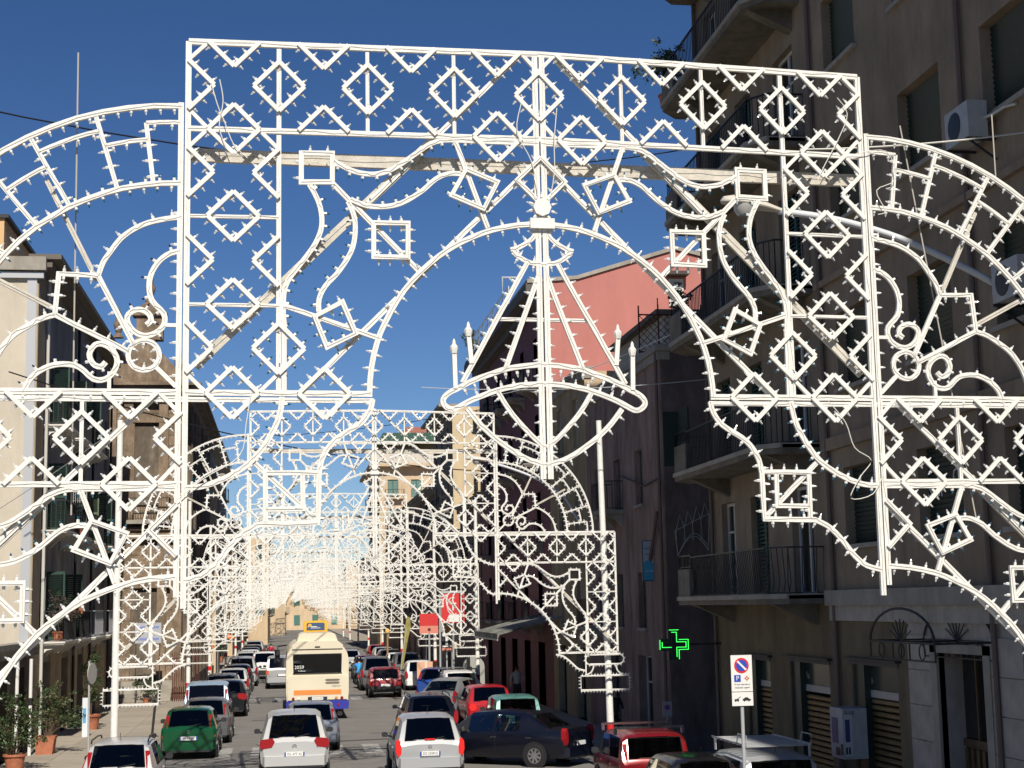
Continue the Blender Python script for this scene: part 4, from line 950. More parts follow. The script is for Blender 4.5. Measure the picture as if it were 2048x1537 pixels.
# L3.. further left
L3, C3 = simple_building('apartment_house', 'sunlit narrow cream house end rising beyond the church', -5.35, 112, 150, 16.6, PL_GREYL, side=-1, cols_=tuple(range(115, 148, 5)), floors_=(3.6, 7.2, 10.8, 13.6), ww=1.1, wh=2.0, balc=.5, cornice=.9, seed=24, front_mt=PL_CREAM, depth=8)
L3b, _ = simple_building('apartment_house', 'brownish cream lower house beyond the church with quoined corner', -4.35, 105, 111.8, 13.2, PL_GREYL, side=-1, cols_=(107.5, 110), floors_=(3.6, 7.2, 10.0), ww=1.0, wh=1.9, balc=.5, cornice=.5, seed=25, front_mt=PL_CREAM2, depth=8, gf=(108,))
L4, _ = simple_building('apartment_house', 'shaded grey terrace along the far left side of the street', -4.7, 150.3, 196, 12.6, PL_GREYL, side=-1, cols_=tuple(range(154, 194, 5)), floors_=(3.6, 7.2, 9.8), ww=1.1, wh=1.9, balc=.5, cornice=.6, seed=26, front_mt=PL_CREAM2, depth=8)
fh = [(x, x+1.1, f, f+2) for f in (3.6, 7.0, 10.3) for x in (-6.0, -3.4)]
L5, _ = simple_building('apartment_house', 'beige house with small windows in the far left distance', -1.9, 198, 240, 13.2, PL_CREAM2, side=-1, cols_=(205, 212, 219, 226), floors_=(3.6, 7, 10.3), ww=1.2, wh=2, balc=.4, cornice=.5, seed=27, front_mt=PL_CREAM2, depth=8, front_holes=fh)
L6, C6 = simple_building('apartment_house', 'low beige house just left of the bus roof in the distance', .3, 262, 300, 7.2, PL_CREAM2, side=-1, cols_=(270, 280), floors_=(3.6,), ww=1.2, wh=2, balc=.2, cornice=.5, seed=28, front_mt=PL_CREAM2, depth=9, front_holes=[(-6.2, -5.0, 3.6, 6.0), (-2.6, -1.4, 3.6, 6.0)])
# end of the street: cream building with rounded gable
EB = thing('end_building', 'cream building with a rounded gable closing the end of the street', 'building', (6.2, 325, 0)); CE = Bl(EB)
pl = [(.6, 0), (12.8, 0), (12.8, 8.6)]+[(6.7-5.2*math.cos(R_(a)) if False else 6.7+5.4*math.cos(R_(a)), 8.8+2.6*math.sin(R_(a))) for a in range(0, 181, 15)]+[(.6, 8.6)]
b = MB(); b.prism(pl, 325, 340, PL_CREAM2); CE.put(b, 'wall')
for x in (2.2, 5.9, 9.8):
    for z in (1, 5): b = MB(); b.box(x, x+1.2, 324.9, 325, z, z+2, mat('teal_shutter', (.06, .16, .13))); CE.put(b, 'window')
b = MB(); b.box(.2, 13.1, 324.6, 325, 8.5, 8.8, TRIM); CE.put(b, 'cornice')
b = MB(); b.box(13, 40, 320, 350, 0, 13, PL_CREAM2); b.box(-40, -1, 330, 350, 0, 9, PL_CREAM2)
bo = b.build('far_block'); tag(bo, 'pale far blocks seen through the arches on either side of the street end', 'building')

# ================================================================ vehicles
STY = {   # stations: y, z_low, z_belt, z_top, half width, half width of roof
 'hatch': dict(L=3.85, H=1.45, W=1.66, w=[.62, 3.13], R=.295, st=[(0, 0.36, 0.8, 0.84, 0.74, 0.62), (0.1, 0.24, 0.92, 0.96, 0.81, 0.69), (0.42, 0.24, 0.93, 1.39, 0.83, 0.627), (0.52, 0.24, 0.93, 1.42, 0.83, 0.632), (0.78, 0.24, 0.93, 1.445, 0.83, 0.638), (1.62, 0.22, 0.91, 1.45, 0.83, 0.643), (1.72, 0.22, 0.91, 1.445, 0.83, 0.643), (2.55, 0.22, 0.89, 1.4, 0.83, 0.621), (3.02, 0.24, 0.88, 0.93, 0.81, 0.7), (3.5, 0.26, 0.8, 0.85, 0.78, 0.66), (3.85, 0.34, 0.58, 0.62, 0.66, 0.5)], rear=(1, 2), side=[(4, 5), (6, 7)]),
 'mpv': dict(L=4.45, H=1.66, W=1.82, w=[.72, 3.5], R=.32, st=[(0, 0.4, 0.88, 0.92, 0.8, 0.68), (0.1, 0.26, 1, 1.04, 0.89, 0.76), (0.5, 0.26, 1.03, 1.58, 0.91, 0.665), (0.62, 0.26, 1.02, 1.62, 0.91, 0.676), (0.95, 0.26, 1, 1.655, 0.91, 0.687), (1.85, 0.24, 0.97, 1.66, 0.91, 0.698), (1.97, 0.24, 0.97, 1.655, 0.91, 0.698), (2.85, 0.24, 0.94, 1.58, 0.91, 0.654), (3.6, 0.26, 0.92, 0.97, 0.88, 0.74), (4.1, 0.28, 0.84, 0.88, 0.84, 0.7), (4.45, 0.38, 0.6, 0.64, 0.7, 0.52)], rear=(1, 2), side=[(4, 5), (6, 7)]),
 'box': dict(L=3.6, H=1.45, W=1.55, w=[.6, 2.8], R=.28, st=[(0, 0.4, 0.8, 0.84, 0.72, 0.66), (0.06, 0.26, 0.9, 0.94, 0.76, 0.7), (0.22, 0.26, 0.92, 1.36, 0.775, 0.676), (0.32, 0.26, 0.92, 1.41, 0.775, 0.681), (0.48, 0.26, 0.92, 1.435, 0.775, 0.687), (1.45, 0.25, 0.9, 1.45, 0.775, 0.692), (1.55, 0.25, 0.9, 1.445, 0.775, 0.692), (2.3, 0.25, 0.88, 1.4, 0.775, 0.665), (2.75, 0.27, 0.86, 0.92, 0.76, 0.68), (3.3, 0.28, 0.8, 0.84, 0.74, 0.64), (3.6, 0.34, 0.6, 0.64, 0.68, 0.55)], rear=(1, 2), side=[(4, 5), (6, 7)]),
 'wagon': dict(L=4.5, H=1.48, W=1.76, w=[.85, 3.55], R=.31, st=[(0, 0.38, 0.84, 0.88, 0.78, 0.66), (0.1, 0.24, 0.94, 0.98, 0.86, 0.74), (0.48, 0.24, 0.95, 1.4, 0.88, 0.654), (0.58, 0.24, 0.95, 1.44, 0.88, 0.665), (0.8, 0.24, 0.95, 1.46, 0.88, 0.676), (2.1, 0.22, 0.93, 1.48, 0.88, 0.676), (2.2, 0.22, 0.93, 1.48, 0.88, 0.676), (3, 0.22, 0.92, 1.43, 0.88, 0.654), (3.55, 0.24, 0.9, 0.95, 0.86, 0.74), (4.15, 0.26, 0.8, 0.84, 0.82, 0.68), (4.5, 0.34, 0.58, 0.62, 0.7, 0.5)], rear=(1, 2), side=[(4, 5), (6, 7)]),
 'sedan': dict(L=4.7, H=1.46, W=1.75, w=[.95, 3.65], R=.31, st=[(0, 0.36, 0.86, 0.89, 0.76, 0.62), (0.12, 0.24, 0.97, 1, 0.85, 0.7), (0.62, 0.24, 0.98, 1.03, 0.87, 0.7), (1.18, 0.24, 0.97, 1.36, 0.875, 0.632), (1.45, 0.24, 0.96, 1.43, 0.875, 0.643), (2.18, 0.22, 0.94, 1.46, 0.875, 0.654), (2.28, 0.22, 0.94, 1.46, 0.875, 0.654), (3.05, 0.22, 0.92, 1.41, 0.875, 0.632), (3.65, 0.24, 0.9, 0.95, 0.86, 0.74), (4.3, 0.26, 0.8, 0.84, 0.82, 0.68), (4.7, 0.34, 0.58, 0.62, 0.7, 0.5)], rear=(2, 3), side=[(4, 5), (6, 7)]),
}
def paint(name, col, metal=.35, rough=.32): return mat(name, col, rough, metal, coat=.35)
def car(lab, x, y, style, pm, yaw=0., W=None, L=None, H=None, tail='side', lights=RED_L, group=None, detail=2, plate='', glass=CAR_GLASS, rack=False, rails=False, mirrors=True, emblem=None, bumper=None, roofm=None, cat='car', plate_z=.62, z0=0, antenna=True, third=False, spokes=5):
    S = STY[style]; kx = (W or S['W'])/S['W']; ky = (L or S['L'])/S['L']; kz = (H or S['H'])/S['H']
    st = [(a*ky, b*(1+(kz-1)*.4), c*kz, d*kz, e*kx, f*kx) for a, b, c, d, e, f in S['st']]
    t = thing('parked_car' if group else 'car', lab, cat, (x, y, z0), yaw, group); Lr = st[-1][0]
    def ring(s):
        y_, zl, zb, zt, w_, wt = s; wl = w_-.12
        h = [(wl*.5, zl), (wl, zl), (w_-.02, zl+.13), (w_+.012, (zl+zb)/2+.08), (w_, zb-.07), (w_-.03, zb), (wt+(.02 if zt-zb > .1 else .05), zt-(.09 if zt-zb > .1 else .02)), (wt-.10, zt-.012), (wt*.45, zt+.012)]
        return [(a, y_, z) for a, z in h]+[(-a, y_, z) for a, z in reversed(h)]
    R = [ring(s) for s in st]; n = len(R[0]); body = MB(); vs = [p for r in R for p in r]; fs = []
    i0, i1 = S['rear']; side = S['side']; ws = (7, 8)
    skip = set()
    for k in (7, 8, 9): skip.add((i0, k)); skip.add((ws[0], k))
    for a, e in side: skip.add((a, 5)); skip.add((a, n-7))
    for i in range(len(R)-1):
        for k in range(n):
            if (i, k) in skip: continue
            fs.append((i*n+k, i*n+(k+1) % n, (i+1)*n+(k+1) % n, (i+1)*n+k))
    fs += [tuple(range(n)), tuple((len(R)-1)*n+k for k in range(n))]
    body.add(vs, fs, pm); bo = body.build('body', t, smooth=32)
    def quad(name, q, off, mt, inset=.0):
        q = [Vector(p) for p in q]; c = sum(q, Vector())/len(q); nn = (q[1]-q[0]).cross(q[2]-q[0]).normalized()
        q = [p+(c-p)*inset+nn*off for p in q]; b = MB(); b.add(q, [tuple(range(len(q)))], mt); return b.build(name, t)
    def strip(name, A_, B_, ks, mt, off):
        b = MB(); q = [Vector(A_[k]) for k in ks]; r = [Vector(B_[k]) for k in ks]; d = Vector(off)
        b.add([p+d for p in q+r], [(k, k+1, len(ks)+k+1, len(ks)+k) for k in range(len(ks)-1)], mt); return b.build(name, t, smooth=True)
    strip('rear_window', R[i0], R[i0+1], (7, 8, 9, 10), glass, (0, -.004, .004))
    strip('windscreen', R[ws[0]], R[ws[1]], (7, 8, 9, 10), glass, (0, .004, .004))
    for a, e in side:
        for k, sg in ((5, 1), (n-7, -1)): strip('side_window', R[a], R[a+1], (k, k+1), glass, (sg*.004, 0, 0))
    # quarter glass in front and behind
    for sg in (1, -1):
        f = [R[7][5 if sg > 0 else n-6], R[8][5 if sg > 0 else n-6], R[7][6 if sg > 0 else n-7]]
        b = MB(); b.add([Vector(p)+Vector((sg*.006, 0, 0)) for p in f], [(0, 1, 2)], BLACKP); b.build('quarter_trim', t)
    # window rubber round the rear glass
    A_, B_ = R[i0], R[i0+1]; b = MB(); o = Vector((0, -.008, .006))
    P_ = [Vector(A_[7])+o, Vector(A_[n-8])+o, Vector(B_[n-8])+o, Vector(B_[7])+o]
    for a, e in zip(P_, P_[1:]+P_[:1]): b.bar(a, e, .02, .008, SEAL, up=(0, -1, .5))
    b.build('window_seal', t)
    if detail >= 2:
        wi = MB(); c = (P_[0]+P_[1])/2; m_ = (P_[2]+P_[3])/2; wi.bar(c+Vector((0, -.02, .01)), c+(m_-c)*.12+Vector((.38*kx, -.03, .02)), .018, .012, BLACKP); wi.build('wiper', t)
        db = MB()
        for i in (5, 8):
            for k, sg in ((2, 1), (n-6, -1)):
                a = Vector(R[i][k])+Vector((sg*.004, 0, 0)); e = Vector(R[i][k+ (2 if sg > 0 else 0)] if sg > 0 else R[i][n-6])+Vector((sg*.004, 0, 0))
                q = [Vector(R[i][j])+Vector((sg*.006, 0, 0)) for j in ((2, 3, 4) if sg > 0 else (n-3, n-4, n-5))]
                for u_, v_ in zip(q, q[1:]): db.bar(u_, v_, .009, .006, BLACKP, up=(sg, 0, 0))
        db.build('door_gap', t)
        for sg in (1, -1):
            for yy in (1.05, 2.15):
                b = MB(); b.box(sg*(st[5][4]+.0), sg*(st[5][4]+.03), yy*ky, (yy+.17)*ky, st[5][2]-.17, st[5][2]-.14, pm if style != 'sedan' else CHROME); b.build('door_handle', t)
    # interior
    b = MB(); w_ = st[5][4]-.1; b.box(-w_, w_, .3*ky, st[8][0], .5, st[5][2]-.12, SEAT_M); b.build('interior', t)
    if detail >= 1:
        for yy in (1.05, 2.05):
            for sx in (-.38, .38):
                b = MB(); b.box(sx*kx-.23, sx*kx+.23, yy*ky, yy*ky+.14, .6, st[5][2]+.14, SEAT_M); b.box(sx*kx-.12, sx*kx+.12, yy*ky+.02, yy*ky+.12, st[5][2]+.16, st[5][2]+.33, SEAT_M); b.build('seat', t)
    # wheels
    for wy in S['w']:
        for sg in (1, -1):
            r = S['R']; xx = sg*(st[4][4]); wy_ = wy*ky
            b = MB(); b.lathe([(r+.055, xx-sg*.05), (r+.055, xx+sg*.014)], BLACKP, c=(0, wy_, r+.01), seg=20, axis='x'); b.build('wheel_arch', t)
            b = MB(); b.lathe([(r*.9, xx-sg*.2), (r, xx-sg*.17), (r, xx-sg*.0), (r*.93, xx+sg*.022), (r*.66, xx+sg*.024)], RUBBER, c=(0, wy_, r), seg=22, axis='x'); wo = b.build('wheel', t, smooth=40)
            if detail >= 1:
                b = MB(); b.lathe([(r*.64, xx+sg*.012), (r*.66, xx+sg*.030), (r*.60, xx+sg*.030), (r*.56, xx+sg*.0)], RIM_M, c=(0, wy_, r), seg=20, axis='x')
                b.lathe([(r*.14, xx+sg*.0), (r*.13, xx+sg*.035)], RIM_M, c=(0, wy_, r), seg=10, axis='x')
                for k in range(spokes):
                    a = 6.283*k/spokes+.3; b.bar((xx+sg*.022, wy_+math.cos(a)*r*.1, r+math.sin(a)*r*.1), (xx+sg*.018, wy_+math.cos(a)*r*.6, r+math.sin(a)*r*.6), r*.17, .02, RIM_M, up=(1, 0, 0))
                b.build('rim', wo)
    # tail lamps
    zb1 = st[1][2]
    for sg in (1, -1):
        b = MB(); w0 = st[1][4]
        if tail == 'side':      # tall lamps climbing the pillars
            A2, B2_ = R[i0], R[i0+1]; k = 6 if sg > 0 else n-7; k2 = 5 if sg > 0 else n-6; k3 = 7 if sg > 0 else n-8
            a, c, d = Vector(A2[k2]), Vector(B2_[k]), Vector(A2[k3]); lo = Vector((sg*(w0-.02), .03, zb1-.28))
            q = [lo+Vector((-sg*.10, 0, 0)), lo, a+(Vector(B2_[k2])-a)*.35, c+(a-c)*.1, d+(Vector(B2_[k3])-d)*.75+Vector((sg*.03, 0, 0)), d+Vector((sg*.03, 0, 0))]
            vs_ = [p+Vector((0, -.022, .0)) for p in q]+[p+Vector((0, .05, 0)) for p in q]; m_ = len(q)
            b.add(vs_, [tuple(range(m_)), tuple(range(2*m_-1, m_-1, -1))]+[(i, m_+i, m_+(i+1) % m_, (i+1) % m_) for i in range(m_)], lights)
        elif tail == 'wide':    # wraparound horizontal hexagons
            pl_ = [(w0-.38, zb1-.06), (w0-.30, zb1-.20), (w0-.02, zb1-.24), (w0+.02, zb1-.10), (w0-.02, zb1+.0), (w0-.32, zb1+.03)]
            b.prism([(sg*p, q) for p, q in pl_], -.015, .13, lights)
        elif tail == 'mid':
            pl_ = [(w0-.13, zb1-.30), (w0-.03, zb1-.36), (w0+.016, zb1-.2), (w0+.01, zb1+.0), (w0-.05, zb1+.08), (w0-.10, zb1+.04), (w0-.14, zb1-.14)]
            b.prism([(sg*p, q) for p, q in pl_], -.012, .14, lights)
        elif tail == 'round':
            b.lathe([(.13, -.02), (.125, .12)], lights, c=(sg*(w0-.17), 0, zb1-.17), seg=16, axis='y')
        else:                   # plain upright block
            b.box(sg*(w0-.14), sg*(w0+.0), -.012, .12, zb1-.30, zb1-.08, lights)
        b.build('tail_lamp', t)
    # bumper, plate
    b = MB(); bw = st[0][4]+.035; bz = st[0][1]
    b.prism([(-bw, .06), (-bw+.06, -.05), (bw-.06, -.05), (bw, .06), (bw+.02, .28), (-bw-.02, .28)], bz-.08, bz+.17, bumper or pm, plane='xy'); b.build('bumper', t, smooth=30)
    b = MB(); b.box(-bw+.1, bw-.1, -.045, .1, bz-.14, bz-.08, BLACKP); b.build('under_bumper', t)
    pz = plate_z*kz
    b = MB(); b.box(-.26, .26, -.06, -.03, pz-.055, pz+.055, PLATE); po = b.build('number_plate', t)
    b = MB(); b.box(-.26, -.222, -.063, -.06, pz-.055, pz+.055, PLATE_B); b.build('plate_band', po); b = MB(); b.box(.222, .26, -.063, -.06, pz-.055, pz+.055, PLATE_B); b.build('plate_band', po)
    if plate: text('plate_number', plate, .088, INK, po, (0, -.062, pz), FACE_CAM)
    if mirrors:
        for sg in (1, -1):
            b = MB(); yy = st[7][0]+.12; xx = st[7][4]+.02; zm = st[7][2]+.06; b.prism([(sg*(xx-.0), zm-.03), (sg*(xx+.05), zm-.06), (sg*(xx+.15), zm-.055), (sg*(xx+.175), zm+.01), (sg*(xx+.15), zm+.065), (sg*(xx+.06), zm+.075), (sg*(xx+.01), zm+.05)], yy-.04, yy+.06, BLACKP if mirrors == 1 else pm); b.bar((sg*(xx-.06), yy+.03, zm-.04), (sg*(xx+.04), yy, zm-.02), .05, .04, BLACKP); b.build('wing_mirror', t, smooth=40)
    if antenna:
        b = MB(); b.tube([(0, st[3][0]+.25, st[4][3]+.01), (0, st[3][0]+.1, st[4][3]+.2)], .006, BLACKP, seg=4); b.build('antenna', t)
    if third:
        b = MB(); b.box(-.13, .13, st[1][0]-.05, st[1][0]+.0, zb1+.045, zb1+.075, RED_LIT); b.build('brake_light', t)
    if rails:
        for sg in (1, -1):
            b = MB(); z = st[4][3]+.05; xx = st[4][5]-.02; b.tube([(sg*xx, st[3][0], z-.06), (sg*xx, st[3][0]+.12, z), (sg*xx, st[6][0], z+.01), (sg*xx, st[7][0]-.1, z-.03), (sg*xx, st[7][0], z-.1)], .018, BLACKP, seg=6); b.build('roof_rail', t)
    if rack:
        for yy in (st[3][0]+.35, st[6][0]+.5):
            b = MB(); z = st[5][3]+.09; xx = st[5][5]+.08; b.bar((-xx, yy, z), (xx, yy, z), .05, .03, CHROME); 
            for sg in (1, -1): b.box(sg*(xx-.05), sg*(xx+.02), yy-.03, yy+.03, z-.15, z+.01, CHROME)
            b.build('roof_bar', t)
    if emblem:
        b = MB()
        if emblem == 'chevrons':
            for dz in (0, -.045):
                b.bar((-.06, -.0, zb1-.17+dz), (0, -.0, zb1-.13+dz), .02, .02, CHROME); b.bar((.06, -.0, zb1-.17+dz), (0, -.0, zb1-.13+dz), .02, .02, CHROME)
        else:
            b.tube([(.045*math.cos(k*.5236), -.012, zb1-.12+.045*math.sin(k*.5236)) for k in range(13)], .006, CHROME, seg=5)
            for k in range(3):
                a = R_(90+120*k); b.bar((0, -.012, zb1-.12), (.045*math.cos(a), -.012, zb1-.12+.045*math.sin(a)), .008, .006, CHROME)
        b.build('emblem', t)
    return t
SILV = paint('silver_paint', (.50, .51, .52), .45, .35); SILV2 = paint('light_silver_paint', (.58, .58, .57), .4, .35); GRN = paint('emerald_green_paint', (.006, .085, .032), .3, .2)
GREY = paint('grey_paint', (.13, .13, .14), .4, .35); LBLUE = paint('light_blue_paint', (.30, .42, .55), .3, .35); BLK = paint('black_paint', (.012, .012, .014), .1, .2)
NAVY = paint('navy_paint', (.002, .003, .010), .0, .35); WHT = paint('white_paint', (.72, .72, .70), 0, .35); REDC = paint('red_car_paint', (.40, .012, .02), .1, .28)
DRED = paint('dark_red_paint', (.20, .008, .012), .2, .25); TEAL = paint('teal_green_paint', (.10, .25, .22), .2, .4); BLUEC = paint('blue_car_paint', (.02, .07, .3), .2, .3); UNO = paint('faded_red_paint', (.30, .03, .04), 0, .5)
GL, GR = 'cars parked along the left kerb', 'cars parked along the right kerb'
c4 = car('silver people carrier with double chevron badge, rear view, in the middle lane', .30, 42.2, 'mpv', SILV2, tail='wide', plate='DL 477 XJ', emblem='chevrons', glass=SUN_GLASS, third=False, spokes=7)
text('model_badge', 'C4', .09, CHROME, c4, (.62, -.01, .80), FACE_CAM)
ac = car('silver compact car with lit tail lamps and plate DS 250KG, nearest in the right lane', 3.72, 40.6, 'mpv', SILV, W=1.77, L=3.85, H=1.59, tail='mid', lights=RED_LIT, plate='DS 250KG', emblem='star', glass=SUN_GLASS, third=True, spokes=7, plate_z=.70)
gp = car('green hatchback with tall tail lamps and plate BR 580JA at the left kerb', -2.78, 48.3, 'hatch', GRN, tail='side', plate='BR 580JA', group=GL, H=1.47, emblem='star')
car('silver hatchback with black roof rails at the bottom left corner', -3.60, 35.9, 'hatch', SILV2, tail='side', group=GL, H=1.52, rails=True, plate_z=.6, L=3.9)
car('grey hatchback parked just ahead of the green one', -2.55, 53.6, 'hatch', GREY, tail='side', group=GL)
car('light blue boxy small van parked third from the green car', -2.75, 58.6, 'box', LBLUE, tail='side', group=GL, W=1.62, H=1.78, L=4.0)
car('black car with a red lamp strip across its tail at the left kerb', -2.35, 66.5, 'hatch', BLK, tail='wide', group=GL, W=1.75, H=1.48, L=4.1)
car('dark grey estate parked beyond the black car with red strip', -2.75, 72.6, 'wagon', GREY, tail='block', group=GL, rails=True)
car('white hatchback parked at the left kerb facing away beyond the dark estate', -2.5, 80.0, 'hatch', SILV2, tail='mid', group=GL, glass=SUN_GLASS)
car('black hatchback in the left row just past the white one', -2.45, 86.0, 'hatch', BLK, tail='side', group=GL)
car('silver people carrier in the left row near the third arch pole', -2.35, 92.0, 'mpv', SILV, tail='mid', group=GL)
car('dark green estate far along the left row', -2.6, 99.0, 'wagon', paint('dark_green_paint', (.02, .05, .03)), tail='block', group=GL, detail=1)
car('silver estate with dark rear glass far along the left row', -2.4, 107, 'wagon', SILV2, tail='side', group=GL, detail=1, H=1.55)
car('white car far up the left row near the red shirted person', -2.4, 116, 'hatch', WHT, tail='mid', group=GL, detail=0)
for k, (m_, s_, nm) in enumerate(((GREY, 'hatch', 'grey'), (BLK, 'wagon', 'black'), (SILV, 'mpv', 'silver'), (LBLUE, 'hatch', 'pale blue'))):
    car('tiny %s car in the far part of the left parked row' % nm, -2.5, 124+k*7, s_, m_, tail='mid', group=GL, detail=0, antenna=False)
car('white off road style car with black bumper and orange lamps waiting on the left', -1.15, 101, 'mpv', WHT, tail='side', lights=mat('orange_red_lamp', (.6, .09, .01), .2), W=1.84, H=1.68, L=4.3, bumper=BLACKP, rails=True, plate_z=.75)
car('silver pickup style car with tall rear window left of the bus', -.05, 88.5, 'box', SILV, W=1.78, H=1.78, L=4.8, tail='block', lights=mat('orange_red_lamp', (.6, .09, .01)), glass=SUN_GLASS)
car('grey hatchback between the bus and the silver people carrier', .88, 49.6, 'hatch', paint('blue_grey_paint', (.22, .25, .30)), tail='side', W=1.72, H=1.46, L=3.9)
car('white hatchback squeezed in front of the bus, only its right edge showing', 2.35, 88.0, 'hatch', WHT, tail='block', W=1.75)
# right row
car('dark blue estate with roof rails behind the silver compact car', 4.78, 51.5, 'wagon', NAVY, tail='mid', rails=True, mirrors=2, W=1.75, glass=CAR_GLASS, lights=RED_L)
car('bright red rounded hatchback with round tail lamps at the right kerb', 7.35, 56.2, 'hatch', REDC, tail='round', lights=RED_LIT, group=GR, W=1.70, H=1.50, mirrors=1)
car('old square teal green hatchback half hidden behind the navy saloon', 7.45, 50.2, 'box', TEAL, tail='block', group=GR, W=1.5, H=1.47)
pas = car('dark navy saloon turning across the street with a driver in a yellow vest', 8.05, 42.9, 'sedan', NAVY, yaw=R_(53), tail='mid', plate='', spokes=8, glass=CAR_GLASS)
car('dark red small hatchback with chrome roof bars at bottom right', 8.12, 34.2, 'box', DRED, tail='side', rack=True, group=GR, W=1.58, H=1.52, L=3.6, plate_z=.55)
car('black rounded small car at the bottom edge right of the dark red one', 7.72, 28.4, 'hatch', BLK, tail='side', group=GR, W=1.5, H=1.5, L=3.3)
vr = car('silver car with a metal roof rack at the bottom right beside the sign post', 9.0+.02, 28.0, 'box', SILV, tail='block', group=GR, W=1.5, H=1.56, L=3.7)
b = MB()
for sg in (-.62, .62): b.bar((sg, .3, 1.74), (sg, 2.6, 1.74), .03, .03, LGREY, up=(0, 0, 1))
b.build('rack_rail', vr)
sl = MB(); sl.bar((-.62, 0, 0), (.62, 0, 0), .04, .02, LGREY, up=(0, 0, 1)); slr = sl.mesh('rack_slat')
for k in range(9): link('rack_slat', slr, vr, (0, .35+k*.28, 1.72))
b = MB()
for x in (-.62, .62):
    for yy in (.4, 2.4): b.box(x-.02, x+.02, yy-.02, yy+.02, 1.5, 1.73, LGREY)
    b.tube([(x, .3, 1.74), (x, .25, 1.92), (x, .8, 1.92), (x, .9, 1.74)], .012, LGREY, seg=5)
b.build('rack_foot', vr)
car('grey saloon parked askew behind the dark blue estate', 5.9, 62.0, 'sedan', paint('mid_grey_paint', (.25, .26, .27)), yaw=R_(-24), tail='mid', group=GR, W=1.75, H=1.5)
car('white estate with roof bars in the right row by the second arch', 7.75, 69.0, 'wagon', WHT, tail='mid', rack=True, group=GR, H=1.5)
car('small blue car partly hidden left of the white estate', 7.0, 74.5, 'hatch', BLUEC, yaw=R_(-12), tail='side', group=GR, W=1.62)
car('old faded red hatchback with black bumper standing in the right lane', 4.95, 77.3, 'box', UNO, tail='block', bumper=BLACKP, W=1.56, H=1.44, L=3.7, plate='PA 72', glass=SUN_GLASS)
car('dark grey off road car directly ahead of the faded red hatchback', 4.95, 84.0, 'mpv', GREY, tail='mid', W=1.78, H=1.74, L=4.4, detail=1)
car('white rounded small car carrying on beside the wooden board', 7.15, 83.0, 'hatch', WHT, tail='mid', group=GR, W=1.64, H=1.52)
car('black estate second ahead of the faded red hatchback', 5.0, 90.5, 'wagon', BLK, tail='mid', detail=1)
car('dark red car far ahead in the right lane', 5.1, 97.0, 'hatch', DRED, tail='mid', detail=1)
car('silver car far ahead beyond the scooter rider', 4.6, 110, 'hatch', SILV, tail='mid', detail=1, glass=SUN_GLASS)
car('oncoming white car with dark glass far along the street centre', 3.2, 118, 'mpv', WHT, tail='mid', detail=0)
car('dark car beside the far oncoming white car', 2.0, 124, 'hatch', GREY, tail='mid', detail=0)
for k, (m_, s_, nm) in enumerate(((GREY, 'mpv', 'grey'), (WHT, 'hatch', 'white'), (BLK, 'wagon', 'black'), (SILV, 'hatch', 'silver'), (REDC, 'hatch', 'red'))):
    car('tiny %s car in the far part of the right parked row' % nm, 7.3, 93+k*7.5, s_, m_, tail='mid', group=GR, detail=0, antenna=False)

# ---------------- bus
CREAMB = paint('bus_cream_paint', (.66, .60, .46), 0, .4); BLUEB = paint('bus_blue_paint', (.03, .035, .30), 0, .35); ORB = mat('orange_stripe', (.80, .24, .05), .5)
bus = thing('city_bus', 'cream city bus with orange stripe and blue skirt seen from behind', 'bus', (1.36, 63.6, 0))
W2 = 1.24; BL = 11.5
b = MB()
prof = [(-W2+.03, .75), (-W2, 1.1), (-W2, 2.35), (-W2+.06, 2.62), (-W2+.2, 2.84), (-W2+.38, 2.95), (W2-.38, 2.95), (W2-.2, 2.84), (W2-.06, 2.62), (W2, 2.35), (W2, 1.1), (W2-.03, .75)]
hole = (-.93, .93, 1.86, 2.60)
b.prism(prof, .06, BL, CREAMB); b.build('body', bus, smooth=30)
b = MB(); b.prism([(-W2+.08, .78), (W2-.08, .78), (W2-.06, 1.0), (W2-.04, 1.62), (W2-.12, 1.72), (-W2+.12, 1.72), (-W2+.04, 1.62), (-W2+.06, 1.0)], -.03, .06, CREAMB); b.build('engine_hatch', bus)
b = MB(); b.prism([(-W2+.02, .40), (W2-.02, .40), (W2, .62), (W2-.02, .75), (-W2+.02, .75), (-W2, .62)], -.05, BL, BLUEB); b.build('skirt', bus)
b = MB(); b.prism([(-.95, 1.84), (.95, 1.84), (.97, 2.5), (.9, 2.56), (-.9, 2.56), (-.97, 2.5)], .03, .055, SUN_GLASS); b.build('rear_window', bus)
b = MB()
for q in (((-.97, 1.82), (.97, 1.82)), ((-.97, 2.57), (.97, 2.57))): b.bar((q[0][0], .03, q[0][1]), (q[1][0], .03, q[1][1]), .03, .03, BLACKP)
b.build('window_seal', bus)
b = MB(); b.box(-.93, .93, .25, .3, 1.84, 2.55, mat('bus_interior', (.03, .04, .04), .8)); b.build('interior_panel', bus)
b = MB(); b.box(-.94, .94, -.04, -.032, .98, 1.17, ORB); b.build('orange_stripe', bus)
b = MB(); b.prism([(-1.0, 2.78), (1.0, 2.78), (1.02, 2.92), (.82, 3.08), (-.82, 3.08), (-1.02, 2.92)], .0, .5, CREAMB); b.prism([(-.86, 2.95), (.86, 2.95), (.72, 3.34), (.6, 3.40), (-.6, 3.40), (-.72, 3.34)], .35, 3.4, CREAMB); b.build('roof_unit', bus, smooth=25)
b = MB(); b.box(-.3, .35, .33, .36, 3.02, 3.07, BLACKP); b.box(-.1, .1, -.02, .01, 2.83, 2.88, BLACKP); b.build('roof_vent', bus)
YEL = mat('bus_yellow', (.80, .42, .02), .45)
